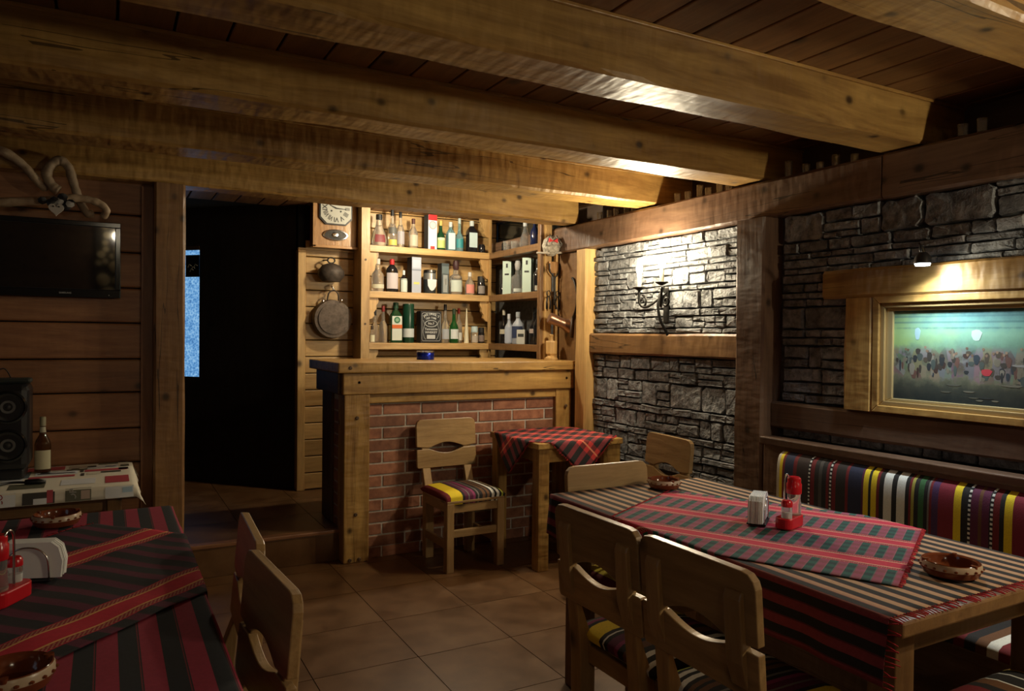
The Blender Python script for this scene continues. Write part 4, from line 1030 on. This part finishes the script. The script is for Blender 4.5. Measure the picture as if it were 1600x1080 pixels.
bench_cushion()
def seat_pad():
    bm = bmesh.new(); cl = bm.loops.layers.float_color.new('Col')
    ys = [.12+2.45*k/70 for k in range(71)]; cs = [DR,BKc,YL,BKc,DR,PU,BKc,WHc,BKc,BR]
    xs = [(2.445,.42),(2.447,.45),(2.47,.462),(2.65,.466),(2.83,.462),(2.838,.45)]
    g = [[bm.verts.new((x,y,z)) for x, z in xs] for y in ys]
    for i in range(70):
        for j in range(5):
            f = bm.faces.new((g[i][j], g[i+1][j], g[i+1][j+1], g[i][j+1])); f.smooth = True
            for l in f.loops: l[cl] = (*cs[(i*7//3) % 10], 1)
    return child(fin(bm, 'seat_cushion', MAT['woven'], None, True), bn)
seat_pad()

# ================================================================== PAINTING
pt = thing('framed_painting', 'framed painting of a crowded green room in a wide gilded frame', 'painting', (3.0,1.60,1.10))
fm = NT('gilded_frame').p(Base_Color=(.40,.27,.11), Metallic=.35, Roughness=.35).m
fi = NT('gilded_lip').p(Base_Color=(.55,.42,.20), Metallic=.45, Roughness=.3).m
def frame(name, w0, h0, w1, h1, x0, x1, mat):
    """mitred rail ring around the canvas; local y,z ; outer half sizes w0,h0 inner w1,h1"""
    cz = .255
    for s in range(4):
        c0 = [(-w0,-h0),(w0,-h0),(w0,h0),(-w0,h0)]; c1 = [(-w1,-h1),(w1,-h1),(w1,h1),(-w1,h1)]
        q = [c0[s], c0[(s+1)%4], c1[(s+1)%4], c1[s]]
        prism(name, q, x0, x1, lambda a, b, t: (t, a, b+cz), mat, pt, bev=.003)
frame('frame_rail', .485,.252,.455,.222,-.048,.03, wood('beam','Y'))
frame('frame_moulding', .455,.222,.435,.202,-.036,.03, fm)
frame('frame_lip', .435,.202,.405,.188,-.022,.03, fi)
def painting_mat():
    t = NT('painted_canvas'); co = t.n('ShaderNodeTexCoord').outputs['Object']
    s = t.n('ShaderNodeSeparateXYZ', {0: co}); y, z = s.outputs[1], s.outputs[2]
    n1 = t.n('ShaderNodeTexNoise', {'Vector': co, 'Scale': 22.0, 'Detail': 6.0, 'Roughness': .7}); n2 = t.n('ShaderNodeTexNoise', {'Vector': co, 'Scale': 6.0, 'Detail': 3.0})
    zz = t.math('ADD', t.math('DIVIDE', t.math('SUBTRACT', z, .067), .376), t.math('MULTIPLY', t.math('SUBTRACT', n1.outputs[0], .5), .22))
    base = t.ramp(zz, [(.0,(.020,.028,.03)),(.16,(.06,.065,.05)),(.27,(.16,.16,.10)),(.33,(.10,.085,.06)),(.50,(.075,.085,.07)),(.58,(.14,.26,.19)),(.74,(.22,.42,.30)),(.84,(.16,.34,.30)),(1.0,(.06,.14,.16))])
    yl = t.ramp(t.math('ADD', y, n2.outputs[0]), [(.55,(0,0,0)),(.95,(1,1,1))])
    base = t.mix(t.math('MULTIPLY', yl, t.ramp(zz, [(.5,(0,0,0)),(.65,(.6,.6,.6)),(.9,(.5,.5,.5)),(1,(.2,.2,.2))])), base, (.35,.48,.10))
    # beams of the painted ceiling
    lines = t.math('GREATER_THAN', t.math('SINE', t.math('MULTIPLY', z, 260.0)), .55)
    base = t.mix(t.math('MULTIPLY', lines, t.ramp(zz, [(.76,(0,0,0)),(.82,(.5,.5,.5))])), base, (.05,.12,.13))
    vo = t.n('ShaderNodeTexVoronoi', {'Vector': t.n('ShaderNodeMapping', {'Vector': co, 'Scale': (1,1.7,.8)}).outputs[0], 'Scale': 17.0})
    hsv = t.n('ShaderNodeHueSaturation', {'Saturation': .55, 'Value': .42, 'Color': vo.outputs['Color']}).outputs[0]
    warm = t.mix(.55, hsv, (.11,.075,.05))
    crowd = t.math('MULTIPLY', t.ramp(zz, [(.22,(0,0,0)),(.28,(1,1,1)),(.55,(1,1,1)),(.62,(0,0,0))]), t.ramp(n1.outputs[0], [(.38,(0,0,0)),(.5,(1,1,1))]))
    base = t.mix(t.math('MULTIPLY', crowd, .8), base, warm)
    t.p(Base_Color=base, Roughness=.38); t.bump(n1.outputs[0], .15, .002); return t.m
prism('canvas', [(-.41,.06),(.41,.06),(.41,.45),(-.41,.45)], -.012, .0, YZ, painting_mat(), pt)
# loose dabs of paint for the figures of the scene (generic)
DN = [0]
def dab(y, z, w, h, c): 
    DN[0] += 1
    pts = [(y+w*math.cos(a)*(1+.2*math.sin(3*a)), z+h*math.sin(a)*(1+.15*math.cos(2*a))) for a in [2*PI*k/9 for k in range(9)]]
    prism('paint_dab', pts, -.01215-DN[0]*.000003, -.0119, YZ, colr(c), pt)
rp = random.Random(5)
for k in range(120):
    y = rp.uniform(-.39,.39); z = rp.uniform(.155,.275)+.02*math.sin(y*9); c = rp.choice(((.045,.038,.03),(.07,.055,.038),(.025,.028,.03),(.16,.14,.10),(.05,.028,.022),(.06,.075,.065),(.03,.04,.05),(.20,.18,.14),(.12,.06,.045)))
    dab(y, z, rp.uniform(.004,.013), rp.uniform(.008,.030), c)
for k in range(30): dab(rp.uniform(-.39,.39), rp.uniform(.255,.295), .005, .0065, rp.choice(((.20,.13,.085),(.14,.09,.06),(.26,.18,.12))))
for k in range(18): dab(rp.uniform(-.39,.39), rp.uniform(.08,.15), rp.uniform(.01,.035), rp.uniform(.002,.006), rp.choice(((.10,.10,.075),(.03,.035,.035),(.16,.15,.11))))
for a in ((-.22,.185,.035,.035,(.02,.028,.035)),(-.33,.18,.03,.04,(.03,.035,.045)),(-.12,.225,.05,.006,(.25,.24,.22)),(.02,.195,.020,.016,(.42,.04,.05)),(.06,.34,.020,.026,(.42,.55,.48)),(-.22,.345,.012,.03,(.45,.58,.55)),(.30,.345,.012,.03,(.30,.45,.48))): dab(*a)

# ================================================================== TELEVISION
tv = thing('television', 'black flat screen television on the plank wall', 'television', (-.275,4.545,1.60))
tv.rotation_euler = (.055,0,0)
box('housing', (-.345,.345,-.045,.0,0,.40), MAT['black'], tv, .008)
box('screen', (-.318,.318,-.048,-.044,.045,.372), NT('screen_glass').p(Base_Color=(.006,.007,.008), Roughness=.04, IOR=2.0).m, tv, 0)
box('bezel', (-.345,.345,-.052,-.044,.0,.043), MAT['blackgloss'], tv, .003); box('bezel', (-.345,.345,-.052,-.044,.374,.40), MAT['blackgloss'], tv, .003)
for s in (-1,1): box('bezel', (s*.332-.013,s*.332+.013,-.052,-.044,.043,.374), MAT['blackgloss'], tv, .003)
lettering('SAMSUNG', .012, flat('logo_silver', (.4,.4,.4), .4), tv, (.09,-.0525,.022), (PI/2,0,0))
lathe('power_light', [(.003,0),(.003,.002)], flat('logo_dim', (.3,.3,.3), .4), tv, 8, (.29,-.052,.015), (PI/2,0,0))
box('wall_mount', (-.1,.1,0,.03,.10,.30), MAT['iron'], tv, 0)
# ================================================================== DRIFTWOOD AND HEART
dw = noisy('driftwood', (.26,.18,.11), (.46,.35,.23), 14, .6, .6, .01)
def branch(label, pts, r): 
    p0 = Vector(pts[0]); t = thing('driftwood_branch', label, 'branch', p0); P = [Vector(p)-p0 for p in spline(pts, 7)]
    n = len(P); rr = [r*1.22*(1+.06*math.sin(i*.5)+.05*math.sin(i*1.3))*(1-.25*i/n) for i in range(n)]
    tube('limb', P, rr, dw, t, 9); return t, p0
t, p0 = branch('curved pale driftwood branch entering from the left above the television', [(-.80,4.46,2.33),(-.58,4.42,2.325),(-.45,4.40,2.30),(-.37,4.40,2.25),(-.325,4.40,2.20),(-.29,4.41,2.155),(-.265,4.43,2.14)], .020)
t, p0 = branch('looped pale driftwood branch curling above the television', [(-.21,4.40,2.13),(-.235,4.40,2.15),(-.262,4.40,2.20),(-.245,4.40,2.255),(-.205,4.40,2.285),(-.168,4.40,2.255),(-.152,4.40,2.20),(-.135,4.40,2.14),(-.115,4.41,2.08),(-.085,4.41,2.03),(-.06,4.42,2.03)], .021)
t, p0 = branch('long straight driftwood branch hooked at its end above the television', [(-.82,4.42,2.015),(-.60,4.40,2.03),(-.456,4.352,2.04),(-.30,4.352,2.062),(-.17,4.352,2.088),(-.09,4.352,2.092),(-.03,4.352,2.075),(.002,4.352,2.045),(-.01,4.39,2.015)], .019)
ht = thing('heart_ornament', 'small heart ornament on a dark flower wreath hanging from the branch', 'ornament', (-.215,4.322,1.975))
rh = random.Random(2)
for k in range(16):
    a = rh.uniform(0,6.28); r = rh.uniform(.01,.055)
    lathe('petal', [(.001,-.006),(.018,-.002),(.020,.004),(.001,.010)], MAT['black'] if k % 4 else colr((.35,.34,.32)), ht, 7, (math.cos(a)*r*1.15,-.012+rh.uniform(-.008,.008),.085+math.sin(a)*r*.6), (PI/2+rh.uniform(-.5,.5),rh.uniform(-.5,.5),0))
hp = []
for k in range(24):
    a = 2*PI*k/24; hp.append((.0021*16*math.sin(a)**3, .0021*(13*math.cos(a)-5*math.cos(2*a)-2*math.cos(3*a)-math.cos(4*a))))
h_ = prism('heart', hp, -.012, .0, XZ, colr((.42,.39,.35)), ht, (0,-.03,.045), bev=.002)
for xx in (-.012,.012): lathe('heart_hole', [(.004,0),(.004,.002)], MAT['black'], h_, 8, (xx,-.013,.012), (PI/2,0,0))
tube('cord', [(0,0,.10),(.01,.01,.125)], .003, MAT['black'], ht, 5)
# ================================================================== SPEAKER AND BOTTLE ON THE SIDE TABLE
sk = thing('party_speaker', 'black party speaker with round cones on the side table', 'speaker', (-.46,4.24,.718), 0)
box('body', (-.15,.145,-.10,.14,.045,.45), MAT['black'], sk, .03)
box('foot', (-.13,.125,-.08,.12,0,.05), MAT['black'], sk, .01)
box('top_handle', (-.10,.15,-.06,.06,.45,.475), flat('speaker_rubber', (.02,.025,.022), .6), sk, .012)
tube('cable', spline([(-.03,.02,.47),(.03,.03,.52),(.06,.05,.47),(.065,.08,.40)], 5), .003, MAT['black'], sk, 5)
cone = flat('speaker_cone', (.028,.028,.028), .5); grey = flat('speaker_dust_cap', (.13,.13,.125), .5)
for zz in (.345,.165):
    for xx in (.062,-.085):
        lathe('cone_ring', [(.074,.0),(.078,.010),(.070,.016),(.064,.010)], MAT['blackgloss'], sk, 28, (xx,-.10,zz), (PI/2,0,0), cap=False)
        lathe('cone', [(.066,.010),(.034,-.012),(.03,-.012)], cone, sk, 28, (xx,-.10,zz), (PI/2,0,0), cap=False)
        lathe('dust_ring', [(.036,-.010),(.030,.002),(.020,.002),(.018,-.008)], grey, sk, 24, (xx,-.10,zz), (PI/2,0,0), cap=False)
        lathe('dust_cap', [(.019,-.008),(.012,.0),(.001,.003)], cone, sk, 16, (xx,-.10,zz), (PI/2,0,0))
box('display', (-.04,.02,-.106,-.099,.22,.30), NT('blue_panel').p(Base_Color=(.01,.02,.07), Roughness=.15).m, sk, .004)
bottle('brown liquor bottle with cream label beside the speaker', -.272,4.335,.718,.275,.036,'brown',(.35,.33,.22),((.55,.53,.36),.06,.40),'std',.7,neck=.28,lab2=((.5,.5,.4),.72,.82))
t = thing('cable_bundle', 'black cable with plug lying on the printed cloth by the speaker', 'cable', (-.36,4.02,.716))
tube('cable', spline([(-.22,.02,.008),(-.10,-.03,.008),(-.02,.03,.008),(.05,.0,.009)], 6), .006, MAT['black'], t, 6)
tube('plug', [(.04,.0,.012),(.09,-.01,.012),(.12,-.015,.010)], [.012,.013,.008], MAT['black'], t, 8)
t = thing('leg_of_stool', 'white round stool leg glimpsed under the side table', 'stool', (-.02,3.72,0)) if False else None

# ================================================================== ASHTRAYS, NAPKINS, CRUETS
clay = NT('brown_glazed_clay').p(Base_Color=(.17,.045,.018), Roughness=.12).m
slip = flat('cream_slip', (.50,.38,.26), .3)
def ashtray(label, x, y, z, r):
    t = thing('clay_ashtray', label, 'ashtray', (x,y,z), 0, 'glazed clay ashtrays')
    lathe('bowl', [(.001,.008),(r*.70,.008),(r*.82,.018),(r*.86,.036),(r*.94,.040),(r,.034),(r*1.02,.022),(r*.9,.004),(r*.72,0),(.001,0)], clay, t, 36, cap=False)
    lathe('painted_rim', [(r*1.022,.0225),(r*1.003,.0345),(r*.97,.0385)], slip, t, 36, cap=False)
    bm = bmesh.new(); n = 18
    for k in range(n):
        a = 2*PI*k/n; add_lathe(bm, [(.0045,-.002),(.0045,.0015),(.001,.003)], 6, (math.cos(a)*r*1.015, math.sin(a)*r*1.015, .0265))
    o = fin(bm, 'slip_dots', clay, t); o['kind'] = 'stuff'
    for a in (.4,2.5,4.6): prism('notch', rrect(.016,.012,.005,3), -.004,.004, lambda p, q, s: (p, q, s), clay, t, (math.cos(a)*r*.90, math.sin(a)*r*.90, .0385), (0,0,a))
    return t
ZT = ZR+.0125
ashtray('brown clay ashtray at the bar end of the right table', 2.085,2.435,ZT-.004,.068)
ashtray('brown clay ashtray at the near end of the right table on tan stripes', 2.03,1.185,ZT-.004,.074)
ashtray('brown clay ashtray at the far end of the left table', -.14,2.86,ZT-.004,.070)
ashtray('brown clay ashtray at the bottom left corner of the photo on the left table', -.145,1.585,ZT-.004,.066)
def napkins(label, x, y, z, rz, n=9):
    t = thing('napkin_holder', label, 'napkin holder', (x,y,z), rz)
    box('base', (-.055,.055,-.032,.032,0,.006), MAT['black'], t, .002)
    for s in (-1,1):
        tube('wire_arch', spline([(-.05,s*.026,.005),(-.045,s*.027,.06),(-.02,s*.028,.085),(.02,s*.028,.085),(.045,s*.027,.06),(.05,s*.026,.005)], 5), .0024, MAT['steel'], t, 6)
    w = flat('napkin_paper', (.82,.82,.80), .85)
    for k in range(n):
        yy = -.021+.042*k/(n-1); dx = random.uniform(-.004,.004); L = .074
        poly = [(-L+dx,.010),(L+dx,.010+random.uniform(-.003,.003)),(L+dx+.004,.05),(L*.93+dx,.085),(L*.7+dx,.099),(-L*.7+dx,.099),(-L*.95+dx,.085),(-L+dx,.05)]
        prism('napkin', poly, yy-.0019, yy+.0019, XZ, w, t)
    return t
napkins('white paper napkins in a wire holder on the right table', 1.985,1.825,ZT,.62)
napkins('white paper napkins in a wire holder on the left table', -.165,2.245,ZT,-.28)
def cruet(label, x, y, z, rz):
    t = thing('cruet_set', label, 'cruet set', (x,y,z), rz)
    tray = prism('tray', rrect(.125,.060,.026,5), 0, .036, XY, MAT['red'], t, bev=.004)
    tube('handle', spline([(0,.018,.03),(0,.018,.14),(.006,.018,.166),(.02,.018,.172),(.030,.016,.160)], 5), .003, MAT['steel'], t, 6)
    b = lathe('oil_bottle', [(.023,.012),(.024,.016),(.024,.075),(.021,.088),(.022,.10),(.021,.112)], MAT['clear'], t, 20, (.030,-.002,0))
    lathe('oil', [(.020,.018),(.020,.040)], colr((.40,.10,.06)), b, 16)
    lathe('bottle_cap', [(.024,.108),(.025,.112),(.025,.142),(.022,.146),(.0225,.160),(.018,.165),(.001,.165)], MAT['red'], t, 20, (.030,-.002,0))
    s = lathe('salt_shaker', [(.016,.012),(.017,.016),(.018,.07),(.016,.078)], MAT['clear'], t, 16, (-.035,-.006,0))
    lathe('salt', [(.014,.016),(.014,.055)], MAT['white'], s, 14)
    lathe('shaker_cap', [(.0185,.074),(.0185,.088),(.014,.095),(.001,.096)], MAT['red'], t, 16, (-.035,-.006,0))
    return t
cruet('red cruet set with oil bottle and salt shaker on the right table', 2.035,1.735,ZT,.30)
cruet('red cruet set with oil bottle and salt shaker on the left table', -.203,2.085,ZT,-2.1)

# ================================================================== GLASSES ON THE LEDGE ABOVE THE RAIL
for grp, lab, lst in (('ledge glasses nearest the camera','small glass on the dark ledge right of the first long beam', ((3.00,1.735,.055),(3.00,1.66,.06))),
                 ('ledge glasses between the first beams','small glass on the dark ledge between the first and second beam', ((3.04,2.25,.05),(3.05,2.36,.07),(3.04,2.44,.05),(3.05,2.53,.06),(3.03,2.62,.09))),
                 ('ledge glasses between the second beams','small glass on the dark ledge between the second and third beam', ((3.02,3.02,.06),(3.03,3.10,.06),(3.02,3.18,.05),(3.03,3.26,.08),(3.03,3.36,.06),(3.02,3.44,.06))),
                 ('ledge glasses by the header','small glass on the dark ledge between the third beam and the bar', ((3.02,3.86,.06),(3.03,3.95,.06),(3.02,4.05,.06),(3.03,4.14,.06),(3.02,4.24,.06)))):
    for x_, y_, h_ in lst:
        glasscup(lab, x_, y_, 2.2265, .020, h_, grp)

# ================================================================== LOG SLICES ON THE REAR WALL (seen mirrored in the television)
lg = thing('log_slice_panel', 'panel of round log slices on the rear wall', 'wall decoration', (.435,-1.595,.9))
box('backing', (-.55,.40,.0,.02,0,1.3), flat('dark_backing', (.04,.025,.015), .8), lg, 0)
rl = random.Random(11); placed = []
barkm = flat('bark', (.07,.04,.02), .9); cut = noisy('cut_log', (.45,.33,.17), (.62,.50,.30), 9, .6, .1)
for k in range(900):
    r = rl.choice((.10,.075,.06,.045,.035)); x_, z_ = rl.uniform(-.55+r,.40-r), rl.uniform(r,1.3-r)
    if all(math.hypot(x_-a, z_-b) > r+c+.002 for a, b, c in placed):
        placed.append((x_,z_,r))
        if len(placed) > 75: break
for x_, z_, r in placed:
    o = lathe('log_slice', [(r,0),(r,.03),(r*.93,.034),(.001,.034)], cut, lg, 18, (x_,.02,z_), (-PI/2,0,0))
